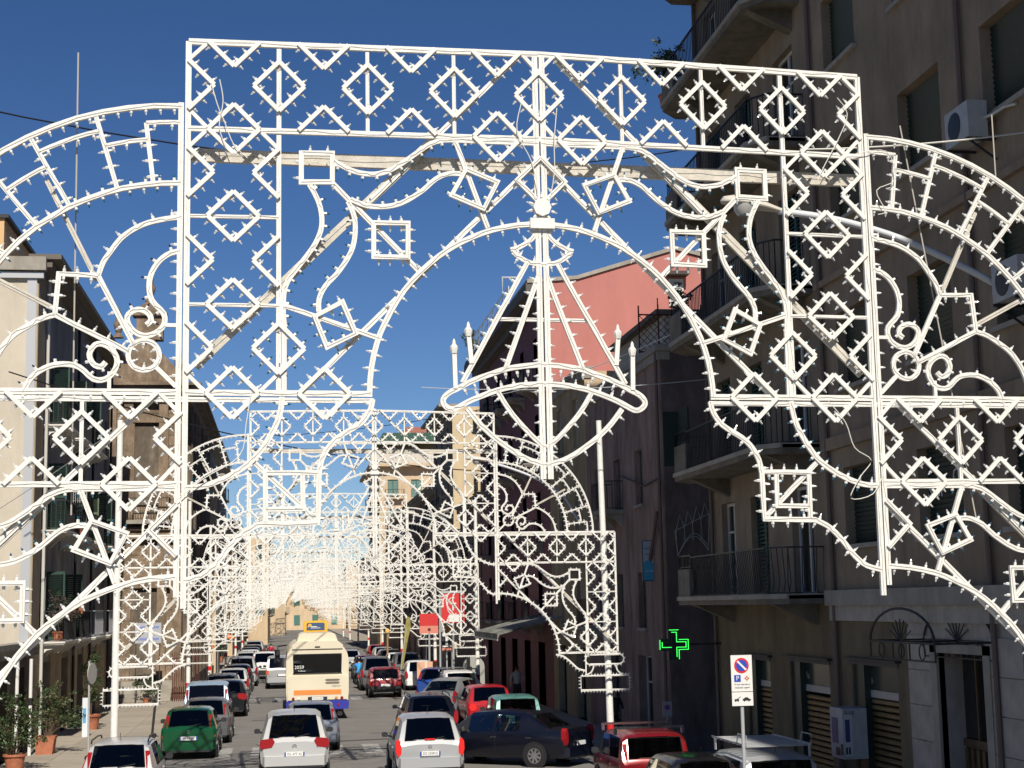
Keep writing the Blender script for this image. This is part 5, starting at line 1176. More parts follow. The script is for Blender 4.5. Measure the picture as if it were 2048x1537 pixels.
b = MB(); b.prism([(-.5, 3.40), (.5, 3.40), (.48, 3.8), (.43, 3.86), (-.43, 3.86), (-.48, 3.8)], 3.6, 4.2, YEL); sgn = b.build('roof_sign', bus)
b = MB(); b.prism([(-.38, 3.47), (.38, 3.47), (.38, 3.74), (.33, 3.78), (-.33, 3.78), (-.38, 3.74)], 3.585, 3.6, mat('sign_blue_glass', (.05, .09, .18), .2)); b.build('sign_panel', sgn)
b = MB(); b.box(-.33, .05, 3.578, 3.585, 3.6, 3.63, PLATE); b.box(-.2, .2, 3.578, 3.585, 3.55, 3.57, PLATE); b.lathe([(.07, 3.578), (.07, 3.584)], YEL, c=(-.24, 0, 3.67), seg=12, axis='y'); b.build('sign_print', sgn)
for (x, z, r, mt) in ((-.96, .62+.22, .055, RED_L), (-.74, .84, .05, PLATE), (.96, .84, .06, RED_L), (.74, .84, .06, mat('amber_lamp', (.5, .25, .1), .3)), (-1.06, .58, .05, RED_L), (.82, .57, .05, RED_L)):
    b = MB(); b.lathe([(r, -.06), (r*.8, -.075)], mt, c=(x, 0, z), seg=14, axis='y'); b.build('tail_lamp', bus)
b = MB()
for dz in (0, .11): b.prism([(.28, 1.55-dz), (.36, 1.50-dz), (.82, 1.50-dz), (.9, 1.55-dz), (.82, 1.59-dz), (.36, 1.59-dz)], -.035, -.031, mat('vent_dark', (.16, .14, .11), .7))
b.build('vent', bus)
text('bus_number', '2059', .19, PLATE, bus, (-.72, .026, 2.06), FACE_CAM); text('bus_number', 'P.elbow', .09, PLATE, bus, (-.62, .026, 1.92), FACE_CAM)
text('maker_badge', 'IVECO', .12, mat('badge_dark', (.1, .1, .1), .4), bus, (.74, -.034, 1.30), FACE_CAM)
b = MB(); b.box(-.38, .38, -.06, -.03, .77, .90, BLACKP); b.box(-.26, .26, -.066, -.06, .78, .89, PLATE); b.box(-.26, -.22, -.069, -.066, .78, .89, PLATE_B); b.box(.22, .26, -.069, -.066, .78, .89, PLATE_B); pb = b.build('number_plate', bus)
text('plate_number', 'CG 612 XF', .085, INK, pb, (0, -.068, .835), FACE_CAM)
for x in (-.9, .9):
    for y in (2.8, 8.8):
        b = MB(); b.lathe([(.45, x-.22), (.48, x-.2), (.48, x+.2), (.45, x+.22)], RUBBER, c=(0, y, .48), seg=20, axis='x'); b.build('wheel', bus, smooth=40)
b = MB(); b.box(-1.0, 1.0, .3, 10, .22, .42, BLACKP); b.build('undercarriage', bus)
for s in (-1, 1):
    b = MB()
    for k in range(6): b.box(s*W2, s*(W2+.008), 1.0+k*1.7, 2.45+k*1.7, 1.55, 2.5, DARKG)
    b.build('side_windows', bus)
b = MB(); b.box(-1.75, -1.5, 10.6, 10.8, 1.9, 2.5, BLACKP); b.tube([(-1.2, 10.9, 2.7), (-1.6, 10.8, 2.65), (-1.62, 10.7, 2.4)], .03, BLACKP, seg=5); b.build('wing_mirror', bus)

# ================================================================ people
SKIN = mat('skin', (.45, .26, .18), .6); HAIR = mat('dark_hair', (.02, .014, .01), .7)
def skin_body(name, joints, edges, parent, mt, sub=2):
    """joints: {key:(x,y,z,r)}; first key is the root"""
    keys = list(joints); me = bpy.data.meshes.new(name); me.from_pydata([joints[k][:3] for k in keys], [(keys.index(a), keys.index(e)) for a, e in edges], [])
    o = bpy.data.objects.new(name, me); COL.objects.link(o)
    me.materials.append(mt); bm_ = bmesh.new(); bm_.from_mesh(me); lay = bm_.verts.layers.skin.verify(); bm_.verts.ensure_lookup_table()
    for i, k in enumerate(keys):
        bm_.verts[i][lay].radius = (joints[k][3], joints[k][3]*(joints[k][4] if len(joints[k]) > 4 else 1)); bm_.verts[i][lay].use_root = (i == 0)
    bm_.to_mesh(me); bm_.free()
    o.modifiers.new('skin', 'SKIN').use_smooth_shade = True; sb = o.modifiers.new('sub', 'SUBSURF'); sb.levels = 1; sb.render_levels = 1
    dg = bpy.context.evaluated_depsgraph_get(); m2 = bpy.data.meshes.new_from_object(o.evaluated_get(dg)); bpy.data.objects.remove(o)
    m2.name = name; m2.materials.clear(); m2.materials.append(mt)
    return m2
def person(lab, x, y, z, yaw, shirt, trousers, pose='stand', parent=None, name='person'):
    t = thing(name, lab, 'person', (x, y, z), yaw)
    if pose == 'stand':
        J = dict(pel=(0, 0, .95, .13), ch=(0, 0, 1.28, .15), nk=(0, 0, 1.48, .06), hd=(0, .01, 1.62, .095), ht=(0, .01, 1.70, .08), sl=(-.19, 0, 1.40, .06), el=(-.27, .03, 1.14, .045), wl=(-.24, .12, .92, .032), hl=(-.23, .15, .84, .03), sr=(.19, 0, 1.40, .06), er=(.27, .03, 1.14, .045), wr=(.24, .12, .92, .032), hr=(.23, .15, .84, .03),
                 tl=(-.10, 0, .85, .09), kl=(-.12, .06, .50, .06), al=(-.12, 0, .09, .042), fl=(-.12, .12, .04, .035), tr=(.10, 0, .85, .09), kr=(.12, -.02, .50, .06), ar=(.12, -.14, .10, .042), fr=(.12, -.03, .04, .035))
    elif pose == 'ride':
        J = dict(pel=(0, 0, .86, .14), ch=(0, .12, 1.18, .155), nk=(0, .18, 1.38, .06), hd=(0, .2, 1.52, .1), ht=(0, .2, 1.6, .08), sl=(-.2, .14, 1.31, .06), el=(-.32, .3, 1.1, .045), wl=(-.3, .52, 1.02, .032), hl=(-.3, .58, 1.02, .032), sr=(.2, .14, 1.31, .06), er=(.32, .3, 1.1, .045), wr=(.3, .52, 1.02, .032), hr=(.3, .58, 1.02, .032),
                 tl=(-.12, .05, .80, .095), kl=(-.22, .42, .66, .065), al=(-.2, .36, .27, .045), fl=(-.2, .48, .22, .038), tr=(.12, .05, .8, .095), kr=(.22, .42, .66, .065), ar=(.2, .36, .27, .045), fr=(.2, .48, .22, .038))
    else:   # sitting in a car
        J = dict(pel=(0, 0, .5, .14), ch=(0, -.02, .82, .155), nk=(0, 0, 1.02, .06), hd=(0, .03, 1.16, .1), ht=(0, .03, 1.24, .08), sl=(-.2, 0, .95, .065), el=(-.25, .22, .80, .05), wl=(-.16, .45, .86, .035), hl=(-.15, .5, .88, .035), sr=(.2, 0, .95, .065), er=(.25, .22, .8, .05), wr=(.16, .45, .86, .035), hr=(.15, .5, .88, .035),
                 tl=(-.12, .05, .46, .095), kl=(-.14, .48, .5, .065), al=(-.14, .8, .2, .045), fl=(-.14, .92, .18, .038), tr=(.12, .05, .46, .095), kr=(.14, .48, .5, .065), ar=(.14, .8, .2, .045), fr=(.14, .92, .18, .038))
    E_ = [('pel', 'ch'), ('ch', 'nk'), ('nk', 'hd'), ('hd', 'ht'), ('ch', 'sl'), ('sl', 'el'), ('el', 'wl'), ('wl', 'hl'), ('ch', 'sr'), ('sr', 'er'), ('er', 'wr'), ('wr', 'hr'), ('pel', 'tl'), ('tl', 'kl'), ('kl', 'al'), ('al', 'fl'), ('pel', 'tr'), ('tr', 'kr'), ('kr', 'ar'), ('ar', 'fr')]
    me = skin_body('body', J, E_, t, SKIN); me.materials.append(shirt); me.materials.append(trousers); me.materials.append(HAIR)
    pz = J['pel'][2]; nz = J['nk'][2]; hx, hy, hz = J['hd'][:3]
    kn = [Vector(J[k][:3]) for k in ('wl', 'wr')]
    for p in me.polygons:
        c = p.center; near_hand = min((c-k).length for k in kn) < .16
        if c.z > nz: p.material_index = 3 if (c.y < hy+.04 and c.z > hz-.06) or c.z > hz+.09 else 0
        elif near_hand and pose != 'drive': p.material_index = 0
        elif (c.z > pz+.02 and (c.y < .3 or c.z > pz+.12)): p.material_index = 1
        else: p.material_index = 2
        p.use_smooth = True
    link('body', me, t); return t
p_ = person('rider in a blue T-shirt and dark helmet on the scooter', 4.12, 86.8, 0, 0, mat('blue_shirt', (.03, .28, .62), .8), mat('dark_trousers', (.02, .02, .025), .9), 'ride')
b = MB(); b.lathe([(.02, .135), (.10, .11), (.14, .03), (.14, -.05), (.11, -.12), (.08, -.13)], BLK, c=(0, .2, 1.57), seg=14); b.build('helmet', p_, smooth=True)
person('driver in a yellow high visibility vest inside the navy saloon', 6.23, 44.75, .05, R_(53), mat('hi_vis', (.55, .75, .12), .8), MATS['dark_trousers'], 'drive')
person('person in a red jacket standing beside the far left parked cars', -.95, 125, 0, 0, mat('red_jacket', (.5, .01, .04), .8), MATS['dark_trousers'])
person('person in a white shirt walking in the shade on the right pavement', 9.75, 66, .12, 0, mat('white_shirt', (.35, .35, .36), .8), MATS['dark_trousers'])
person('person in a dark jacket standing in the shade by the pharmacy', 9.9, 47, .12, R_(200), mat('dark_jacket', (.03, .03, .035), .9), MATS['dark_trousers'])
# scooter
sc_ = thing('scooter', 'dark scooter ridden by the person in blue between the bus and the right lane', 'scooter', (4.12, 86.5, 0))
b = MB(); b.prism([(-.25, .45), (.1, .38), (.6, .32), (.95, .5), (1.0, .95), (.85, .95), (.75, .5), (.5, .45), (.45, .72), (-.1, .82), (-.35, .75), (-.35, .6)], -.14, .14, BLK, plane='yz'); b.build('body', sc_, smooth=30)
for y in (-.05, 1.15):
    b = MB(); b.lathe([(.24, -.06), (.27, -.03), (.27, .03), (.24, .06)], RUBBER, c=(0, y, .27), seg=18, axis='x'); wo = b.build('wheel', sc_)
    b = MB(); b.lathe([(.14, -.065), (.14, .065)], RIM_M, c=(0, y, .27), seg=12, axis='x'); b.build('rim', wo)
b = MB(); b.box(-.12, .12, -.4, -.33, .62, .74, RED_LIT); b.build('tail_lamp', sc_)
b = MB(); b.box(-.09, .09, -.42, -.41, .40, .56, PLATE); b.build('number_plate', sc_)
b = MB(); b.tube([(-.34, .62, 1.02), (0, .82, 1.0), (.34, .62, 1.02)], .02, BLACKP, seg=6); b.tube([(0, .85, .95), (0, 1.15, .3)], .03, BLACKP, seg=6); b.build('handlebar', sc_)
for s in (-1, 1):
    b = MB(); b.tube([(s*.3, .68, 1.02), (s*.36, .72, 1.22)], .008, BLACKP, seg=4); b.lathe([(.07, -.01), (.07, .01)], BLACKP, c=(s*.38, .72, 1.25), seg=10, axis='y'); b.build('wing_mirror', sc_)
# electric scooter on the left pavement
es = thing('kick_scooter', 'dark electric kick scooter parked upright on the left pavement by the green car', 'kick scooter', (-4.35, 54.6, .12))
b = MB(); b.tube([(0, .0, .1), (.08, .25, 1.22)], .042, BLACKP, seg=8); b.build('stem', es, smooth=True)
b = MB(); b.tube([(-.22, .22, 1.16), (0, .25, 1.22), (.28, .25, 1.16)], .022, BLACKP, seg=6); b.lathe([(.03, 0), (.045, .02), (.04, .12)], BLACKP, c=(.08, .25, 1.2), seg=8); b.build('handlebar', es)
b = MB(); b.box(-.08, .08, -.85, 0, .1, .15, BLACKP); b.build('deck', es)
for y in (.06, -.9):
    b = MB(); b.lathe([(.10, -.03), (.11, 0), (.10, .03)], RUBBER, c=(0, y, .11), seg=14, axis='x'); b.build('wheel', es)
b = MB(); b.tube([(-.08, -.02, .16), (.12, .04, .16), (.22, .02, .1)], .02, BLACKP, seg=5); b.build('mudguard', es)

# ================================================================ street furniture
# street lamps with long curved arms
def lamp(lab, pts, head, y, r=.05, s=1.):
    t = thing('street_lamp', lab, 'street lamp', (pts[-1][0], y, pts[-1][1]), 0, 'street lamps on long arms from the right facade')
    O_ = Vector((pts[-1][0], 0, pts[-1][1])); q = [Vector((p[0], 0, p[1]))-O_ for p in pts]
    out = []
    for i in range(len(q)-1):
        p0 = q[max(i-1, 0)]; p1 = q[i]; p2 = q[i+1]; p3 = q[min(i+2, len(q)-1)]
        for k in range(5):
            u = k/5; out.append(.5*((2*p1)+(-p0+p2)*u+(2*p0-5*p1+4*p2-p3)*u*u+(-p0+3*p1-3*p2+p3)*u**3))
    out.append(q[-1]); b = MB(); b.tube(out, r, mat('galvanised_arm', (.62, .64, .66), .45), seg=10); b.build('arm', t, smooth=True)
    h = Vector((head[0], 0, head[1]))-O_; b = MB()
    n = 14; rings = []
    for i, (u, rz, dz, ry) in enumerate(((-.44, .02, 0, .03), (-.40, .08, .0, .1), (-.25, .11, .01, .16), (0, .115, .0, .18), (.25, .09, -.01, .13), (.42, .06, -.02, .07), (.5, .05, -.03, .05))):
        rings.append([h+Vector((u*s, math.cos(6.283*k/n)*ry*s, dz-u*.12+max(-.2, math.sin(6.283*k/n))*rz*s)) for k in range(n)])
    b.add([p for r_ in rings for p in r_], [(i*n+k, i*n+(k+1) % n, (i+1)*n+(k+1) % n, (i+1)*n+k) for i in range(len(rings)-1) for k in range(n)]+[tuple(range(n)), tuple((len(rings)-1)*n+k for k in range(n))], mat('lamp_housing', (.55, .52, .45), .5)); b.build('lamp_head', t, smooth=True)
    b = MB(); b.lathe([(.02, -.20), (.10, -.18), (.155, -.10), (.16, -.02)], mat('lamp_bowl', (.38, .38, .36), .15), c=tuple(h+Vector((-.08, 0, .02))), seg=16); b.build('lamp_bowl', t, smooth=True)
lamp('street lamp on a long curved arm behind the right side of the nearest arch', [(7.3, 10.12), (8.2, 10.0), (9.2, 9.72), (10.2, 9.28), (11.1, 8.8)], (6.85, 10.2), 21.8, .052)
lamp('street lamp with a thin curved arm behind the second arch', [(7.5, 9.62), (8.2, 9.42), (9.05, 9.10), (9.9, 8.65), (10.4, 8.2), (10.9, 7.3)], (7.15, 9.7), 57, .05, 1.2)
lamp('far street lamp arm by the third arch', [(7.5, 9.6), (8.2, 9.4), (9.05, 9.10), (9.9, 8.65), (10.9, 7.6)], (7.15, 9.7), 90, .05, 1.2)
# overhead cables
def wire(lab, a, e, sag, r=.012, mt=CABLE_M, nodes=14, grp=None):
    a = Vector(a); e = Vector(e); pts = [a+(e-a)*(k/nodes)-Vector((0, 0, sag*4*(k/nodes)*(1-k/nodes))) for k in range(nodes+1)]
    b = MB(); b.tube(pts, r, mt, seg=5); return tag(b.build('overhead_cable', smooth=True), lab, 'cable', grp)
wire('thick dark cable crossing the sky from upper left behind the top of the nearest arch', (-7.0, 25, 12.9), (10.9, 38, 16.1), 1.0, .016)
wire('dark cable with small lamps sagging from the left building towards the pink house', (-8, 47, 11.45), (11, 66, 10.0), .8, .022)
wire('thin black cable low across the sky right of the centre lobe', (-4.5, 84, 13.6), (11, 62, 12.9), .6, .015)
wire('thin steel cable running across the right facade at the height of the crown', (10.9, 39, 10.1), (3.5, 39.5, 9.95), .15, .012, LGREY)
wire('pale cable rising to the right behind the right arch wing', (6.86, 19.5, 10.37), (10.99, 19.5, 10.85), .08, .012, WIRE_W)
wire('thin grey guy wire on the left crossing the shaded balconies', (-8, 44, 7.0), (-4.1, 40, 9.0), .05, .01, LGREY)
wire('thin pale wire strung over the roof huts at right', (7, 52, 11.4), (10.95, 36, 11.6), .3, .012, WIRE_W)
b = MB()
for k in range(4): q = [Vector((11-.03, 43+k*.3, 8.7-k*.05)), Vector((10.9, 44.5, 8.1)), Vector((10.92, 47, 8.2)), Vector((10.92, 49.5-k, 8.6))]
b.tube([(10.93, 44.6, 8.0), (10.93, 46.5, 7.9), (10.93, 50, 8.5)], .025, CABLE_M, seg=5); b.tube([(10.93, 44.7, 8.0), (10.92, 44.8, 6.5), (10.92, 44.5, 5.4), (10.92, 44.6, 3.0)], .022, CABLE_M, seg=5)
tag(b.build('wall_cable', smooth=True), 'black cables pinned along the dusty pink wall above the hanging sign', 'cable')
for k, (u, v, y1) in enumerate(((-5.2, .15, 7.2), (5.85, .35, 3.0), (4.6, .55, 2.2))):
    a = AW(u, v, .1); wire('thin rope hanging %s' % ('down the middle of the left arch wing', 'from the cable above the right arch wing', 'slack beside the right arch post')[k], a, (a[0]+(.02, .0, .55)[k], a[1], a[2]-(4.1, .7, 3.9)[k]), 0, .007, mat('rope', (.45, .42, .36), .8), 4)
# no parking sign
t = thing('parking_sign', 'white no parking sign with tow away panel on a post at lower right', 'sign', (7.1, 24.05, 0))
b = MB(); b.lathe([(.03, 0), (.03, 3.0)], LGREY, seg=10); b.build('post', t, smooth=True)
SW = mat('sign_white', (.70, .70, .68), .5); sx0, sx1 = -.17, .17
b = MB(); b.box(sx0, sx1, -.05, -.035, 2.98, 3.54, SW); pan = b.build('sign_panel', t)
b = MB(); b.box(sx0, sx1, -.05, -.035, 2.76, 2.97, SW); pan2 = b.build('tow_panel', t)
SR = mat('sign_red', (.62, .02, .02), .5); SB = mat('sign_blue', (.02, .06, .42), .5)
b = MB(); b.lathe([(.118, -.056), (.118, -.05)], SR, c=(0, 0, 3.38), seg=28, axis='y'); b.lathe([(.088, -.060), (.088, -.056)], SB, c=(0, 0, 3.38), seg=28, axis='y')
b.bar((-.068, -.062, 3.448), (.068, -.062, 3.312), .03, .006, SW); b.build('no_parking_disc', pan)
b = MB(); b.box(-.125, -.02, -.055, -.05, 3.13, 3.235, SB); b.build('parking_square', pan); text('letter', 'P', .10, SW, pan, (-.072, -.057, 3.182), FACE_CAM)
b = MB()
for k in range(4):
    a = 1.5708*k; c, s = math.cos(a), math.sin(a); b.bar((.08+c*.012, -.053, 3.182+s*.012), (.08+c*.04, -.053, 3.182+s*.04), .012, .005, mat('sign_orange', (.7, .12, .02))); b.bar((.08+c*.02-s*.015, -.053, 3.182+s*.02+c*.015), (.08+c*.02+s*.015, -.053, 3.182+s*.02-c*.015), .01, .005, MATS['sign_orange'])
b.build('red_cross', pan)
text('sign_text', 'Di uso riservato a', .034, INK, pan, (0, -.052, 3.09), FACE_CAM); text('sign_text', 'medicinali urgenti', .034, INK, pan, (0, -.052, 3.04), FACE_CAM)
b = MB(); # tow truck pictogram
b.box(-.13, -.06, -.054, -.05, 2.84, 2.865, INK); b.bar((-.09, -.052, 2.865), (-.03, -.052, 2.90), .008, .004, INK); b.prism([(.0, 2.84), (.13, 2.84), (.13, 2.86), (.10, 2.87), (.08, 2.89), (.04, 2.89), (.02, 2.87), (.0, 2.865)], -.054, -.05, INK)
for x in (-.115, -.075, .03, .10): b.lathe([(.012, -.055), (.012, -.05)], INK, c=(x, 0, 2.838), seg=10, axis='y')
b.build('tow_pictogram', pan2)
# vending machine on the wall
t = thing('vending_machine', 'grey white wall vending box with blue front near the brown shutters', 'vending machine', (10.68, 29.2, 1.38)); t.scale = (.7, .7, .92)
b = MB(); b.box(-.3, .38, -.5, .5, 0, 1.02, mat('box_white', (.38, .39, .40), .45, noise=.2, scale=3)); b.build('casing', t)
b = MB(); b.box(-.31, -.30, -.1, .36, .3, .82, mat('box_blue', (.03, .05, .16), .4)); b.box(-.31, -.3, -.44, -.28, .08, .3, BLACKP); b.box(-.31, -.3, -.2, .1, .06, .22, BLACKP); b.box(-.26, -.04, -.515, -.5, .06, .9, mat('box_side', (.45, .46, .47), .5)); b.build('front_panel', t)
b = MB(); b.box(-.25, -.12, -.525, -.515, .35, .8, MATS['box_blue']); b.box(-.25, -.2, -.525, -.515, .1, .24, INK); b.box(-.17, -.12, -.525, -.515, .1, .24, INK); b.build('side_label', t); text('label_text', '5.- LG', .1, INK, t, (-.12, -.527, .93), FACE_CAM)
# pharmacy cross
t = thing('pharmacy_cross', 'green lit pharmacy cross sign projecting from the shaded wall', 'pharmacy sign', (9.76, 38.9, 3.31)); t.scale = (.95, 1, .95)
def cross(a, w_): return [(-w_, a), (w_, a), (w_, w_), (a, w_), (a, -w_), (w_, -w_), (w_, -a), (-w_, -a), (-w_, -w_), (-a, -w_), (-a, w_), (-w_, w_)]
b = MB(); b.prism(cross(.41, .155), -.06, .06, BLACKP); b.build('panel', t)
NEON = mat('green_neon', (.05, 1., .12), .4, emit=1.5); NEOND = mat('green_neon_off', (.03, .12, .05), .3)
for i, s in enumerate((.385, .325)):
    P_ = cross(s, s-.255)
    lit = [(0, 1), (11, 0), (1, 2), (2, 3), (3, 4), (4, 5), (5, 6), (9, 10)]
    for k, (a, e) in enumerate(zip(P_, P_[1:]+P_[:1])):
        on = k in (0, 2, 3, 4, 5, 9) or (k in (1, 8) and i == 1)
        bb_ = MB(); bb_.bar((a[0], -.066, a[1]), (e[0], -.066, e[1]), .016, .012, NEON if on else NEOND); bb_.build('neon_tube', t)
b = MB(); b.bar((.41, 0, .0), (1.3, 0, 0), .05, .05, IRON); b.build('bracket', t)
# hanging light blue sign
t = thing('hanging_sign', 'light grey and blue vertical signboard hung on the dusty pink wall', 'sign', (10.9, 46, 5.0))
b = MB(); b.box(-.24, .28, -.04, .04, 0, 1.22, mat('sign_frame_blue', (.04, .09, .14), .5)); fr_ = b.build('frame', t)
b = MB(); b.box(-.21, .25, -.045, -.04, .03, 1.19, mat('sign_pale', (.42, .45, .50), .5)); b.prism([(-.21, .03), (.25, .03), (.25, .45), (.12, .52), (.0, .60), (-.12, .62), (-.21, .55)], -.052, -.046, mat('sign_sea_blue', (.05, .32, .48), .5)); b.build('sign_face', fr_)
text('sign_text', 'da Sapore', .09, INK, fr_, (.03, -.05, .98), FACE_CAM); text('sign_text', 'Benessere', .07, INK, fr_, (.0, -.05, .80), FACE_CAM); text('sign_text', 'CAFFE', .06, INK, fr_, (.0, -.05, .71), FACE_CAM); text('sign_text', 'Porto Salvo', .07, SW, fr_, (.0, -.055, .30), FACE_CAM)
b = MB(); b.bar((.28, 0, 1.02), (.5, 0, 1.02), .03, .03, IRON); b.bar((.28, 0, .2), (.5, 0, .2), .03, .03, IRON); b.build('bracket', t)
# small no parking plate on wall, low
t = thing('small_sign', 'small white no parking plate hanging in the shade under the pharmacy cross', 'sign', (9.32, 38, 1.6)); b = MB(); b.box(-.12, .12, -.01, .01, 0, .36, mat('grey_sign', (.3, .3, .3), .5)); b.build('plate', t)
b = MB(); b.lathe([(.07, -.02), (.07, -.011)], SR, c=(0, 0, .22), seg=18, axis='y'); b.lathe([(.05, -.024), (.05, -.02)], SB, c=(0, 0, .22), seg=18, axis='y'); b.build('disc', t); b = MB(); b.lathe([(.02, -1.5), (.02, 0)], LGREY, seg=8); b.build('post', t)
# unlit crown ornament on the wall
t = thing('crown_ornament', 'unlit grey wire crown decoration fixed above the corner balcony', 'ornament', (11.25, 44.2, 5.7)); t.scale = (1.15, 1, 1.15)
b = MB(); CW = 1.02
def arcp(x0, x1, z0, z1, h, n=8): return [(x0+(x1-x0)*k/n, -.02, z0+(z1-z0)*k/n+h*math.sin(math.pi*k/n)) for k in range(n+1)]
GW = mat('dull_tube', (.32, .33, .32), .5)
b.tube(arcp(.05, .85, .0, .12, .42), .014, GW, seg=5); b.tube(arcp(.12, .82, .15, .25, .35), .012, GW, seg=5)
b.tube([(0, 0, .62), (.9, 0, 1.05)], .012, GW, seg=5); b.tube([(0, 0, .62), (.05, 0, 0)], .012, GW, seg=5); b.tube([(.9, 0, 1.05), (.85, 0, .12)], .012, GW, seg=5)
for k in range(4):
    x = .02+k*.22; z = .6+k*.10; b.tube([(x+.02, 0, .4), (x, 0, z), (x+.11, 0, z+.42), (x+.22, 0, z+.1), (x+.2, 0, .35)], .012, GW, seg=5)
b.build('wire_frame', t)
# left pavement things
shrub('large potted bush at the bottom left edge of the pavement', -7.3, 45.4, .12, .30, .46, [(0, 0, 1.0, .42), (.35, .1, 1.2, .34), (-.3, .1, 1.25, .36), (.1, 0, 1.6, .36), (-.15, 0, .75, .36), (.45, -.1, .85, .28), (-.2, .1, 1.9, .22)], 520, 51, .085)
shrub('square terracotta pot with a spreading bush, second from the left edge', -7.2, 50.4, .12, .29, .55, [(0, 0, 1.15, .40), (.5, .1, 1.15, .38), (.8, .0, .95, .28), (-.35, .0, 1.45, .34), (.1, 0, 1.75, .34), (.45, .1, 1.55, .28)], 520, 52, .085, round_pot=False)
shrub('tall narrow potted shrub by the white banner on the left pavement', -7.0, 60.2, .12, .34, .55, [(0, 0, 1.2, .30), (.05, 0, 1.7, .32), (-.1, 0, 2.2, .30), (.1, 0, 2.55, .18)], 620, 53, .085)
for (x, y, h, lab) in ((-7.80, 48.6, 3.1, 'white awning post with black joint standing in the left potted bush'), (-7.62, 50.0, 2.9, 'thinner white awning post just right of the first, by the left bushes')):
    t = thing('awning_post', lab, 'post', (x, y, .12)); b = MB(); b.lathe([(.055, 0), (.055, h)], SW, seg=10); b.build('tube', t, smooth=True); b = MB(); b.lathe([(.06, h*.52), (.06, h*.52+.22)], BLACKP, seg=10); b.build('joint', t, smooth=True)
t = thing('beach_flag', 'short white roll banner with blue print beside the tall potted shrub', 'banner', (-6.75, 56.5, .12)); b = MB(); b.box(-.11, .11, -.04, .04, .02, 1.35, mat('banner_white', (.62, .66, .7), .6)); b.build('panel', t); b = MB(); b.box(-.09, .02, -.05, -.04, .5, 1.0, mat('banner_blue', (.1, .35, .6), .6)); b.build('print', t)
t = thing('road_sign', 'round road sign seen from behind on a grey post on the left pavement', 'sign', (-5.45, 46.4, .12)); b = MB(); b.tube([(0, 0, 0), (-.02, 0, 2.9)], .03, LGREY, seg=8); b.build('post', t, smooth=True)
b = MB(); b.lathe([(.3, -.0), (.3, .02)], mat('sign_back', (.40, .39, .36), .6), c=(.16, 0, 2.55), seg=24, axis='y'); ds = b.build('disc', t); ds.rotation_euler = (0, 0, R_(72)); ds.location = (.02, -.1, 0)
t = thing('notice_board', 'pale blue and white notice board fixed to the church railing', 'sign', (-6.2, 76.2, 2.9)); b = MB(); b.box(-.7, .5, -.02, .02, 0, .95, mat('board_pale', (.38, .40, .44), .6)); b.box(-.6, .4, -.03, -.021, .15, .25, mat('board_blue', (.2, .24, .5), .6)); b.box(-.6, .4, -.03, -.021, .7, .8, MATS['board_blue']); b.build('panel', t); b = MB(); b.box(-.68, -.64, -.02, .02, -2.75, 0, IRON); b.box(.42, .46, -.02, .02, -2.75, 0, IRON); b.build('post', t)
t = thing('kiosk', 'small cream kiosk on the left pavement beyond the church', 'kiosk', (-5.1, 103, .12)); b = MB(); b.box(-.6, .6, -.5, .5, 0, 1.9, PL_CREAM2); b.box(.1, .5, -.52, -.5, .1, 1.8, PL_CREAM); b.build('walls', t); b = MB(); b.box(-.7, .7, -.6, .6, 1.9, 2.0, MATS['sign_orange']); b.build('roof', t)
t = thing('parasol', 'orange parasol over a stall far along the left pavement', 'parasol', (-4.9, 122, .12)); b = MB(); b.tube([(0, 0, 0), (0, 0, 2.3)], .03, LGREY, seg=6); b.build('pole', t); b = MB(); b.lathe([(1.4, 2.1), (.8, 2.45), (.02, 2.7)], mat('orange_cloth', (.75, .2, .04), .8), seg=8); b.build('canopy', t)
# advertising signs in the right row
def board(lab, x, y, z, w_, h, face, extra=None, name='hanging_board', post=True, cat='sign'):
    t = thing(name, lab, cat, (x, y, 0)); b = MB(); b.box(-w_/2, w_/2, -.05, .05, z, z+h, face); p = b.build('board', t)
    if post: b = MB(); b.lathe([(.05, 0), (.05, z)], LGREY, seg=8); b.build('post', t, smooth=True)
    return t, p
REDB = mat('board_red', (.55, .03, .03), .5)
t, p = board('large red advertising board with a white pocket watch like mark by the second arch leg', 8.15, 76, 3.55, 1.12, 1.55, REDB)
b = MB(); b.tube([(.28*math.cos(k*.41), -.06, 4.35+.42*math.sin(k*.41)) for k in range(3, 14)], .025, SW, seg=5); b.box(-.16, .16, -.07, -.05, 4.45, 4.52, SW); b.box(-.035, .035, -.07, -.05, 4.15, 4.45, SW); b.box(-.56, .56, -.07, -.05, 4.98, 5.1, LGREY); b.box(-.2, .3, -.07, -.05, 3.6, 3.95, SW); b.build('board_print', p)
t, p = board('smaller red and salmon board left of the big red one', 7.35, 80, 3.0, .98, 1.0, mat('board_salmon', (.62, .22, .16), .5)); b = MB(); b.box(-.49, .49, -.06, -.05, 3.4, 4.0, REDB); b.lathe([(.08, -.065), (.08, -.052)], RUST, c=(0, 0, 3.2), seg=10, axis='y'); b.build('board_print', p)
t, p = board('black tobacconist board with a white letter T', 7.72, 75, 2.2, .52, .95, BLACKP, post=False); b = MB(); b.box(-.2, .2, -.06, -.05, 2.98, 3.08, SW); b.box(-.055, .055, -.06, -.05, 2.55, 2.98, SW); b.box(-.22, .22, -.06, -.05, 2.44, 2.5, SW); b.box(-.22, .22, -.06, -.05, 2.28, 2.4, MATS['board_salmon']); b.build('board_print', p)
b = MB(); b.lathe([(.04, 0), (.04, 2.2)], LGREY, seg=8); b.build('post', t)
t, p = board('cream information board with an orange patch under the red board', 8.2, 77, 2.3, .85, 1.15, mat('board_cream', (.6, .56, .42), .6)); b = MB(); b.box(-.3, .2, -.06, -.05, 3.1, 3.4, mat('board_orange', (.75, .4, .08), .6)); b.build('board_print', p)
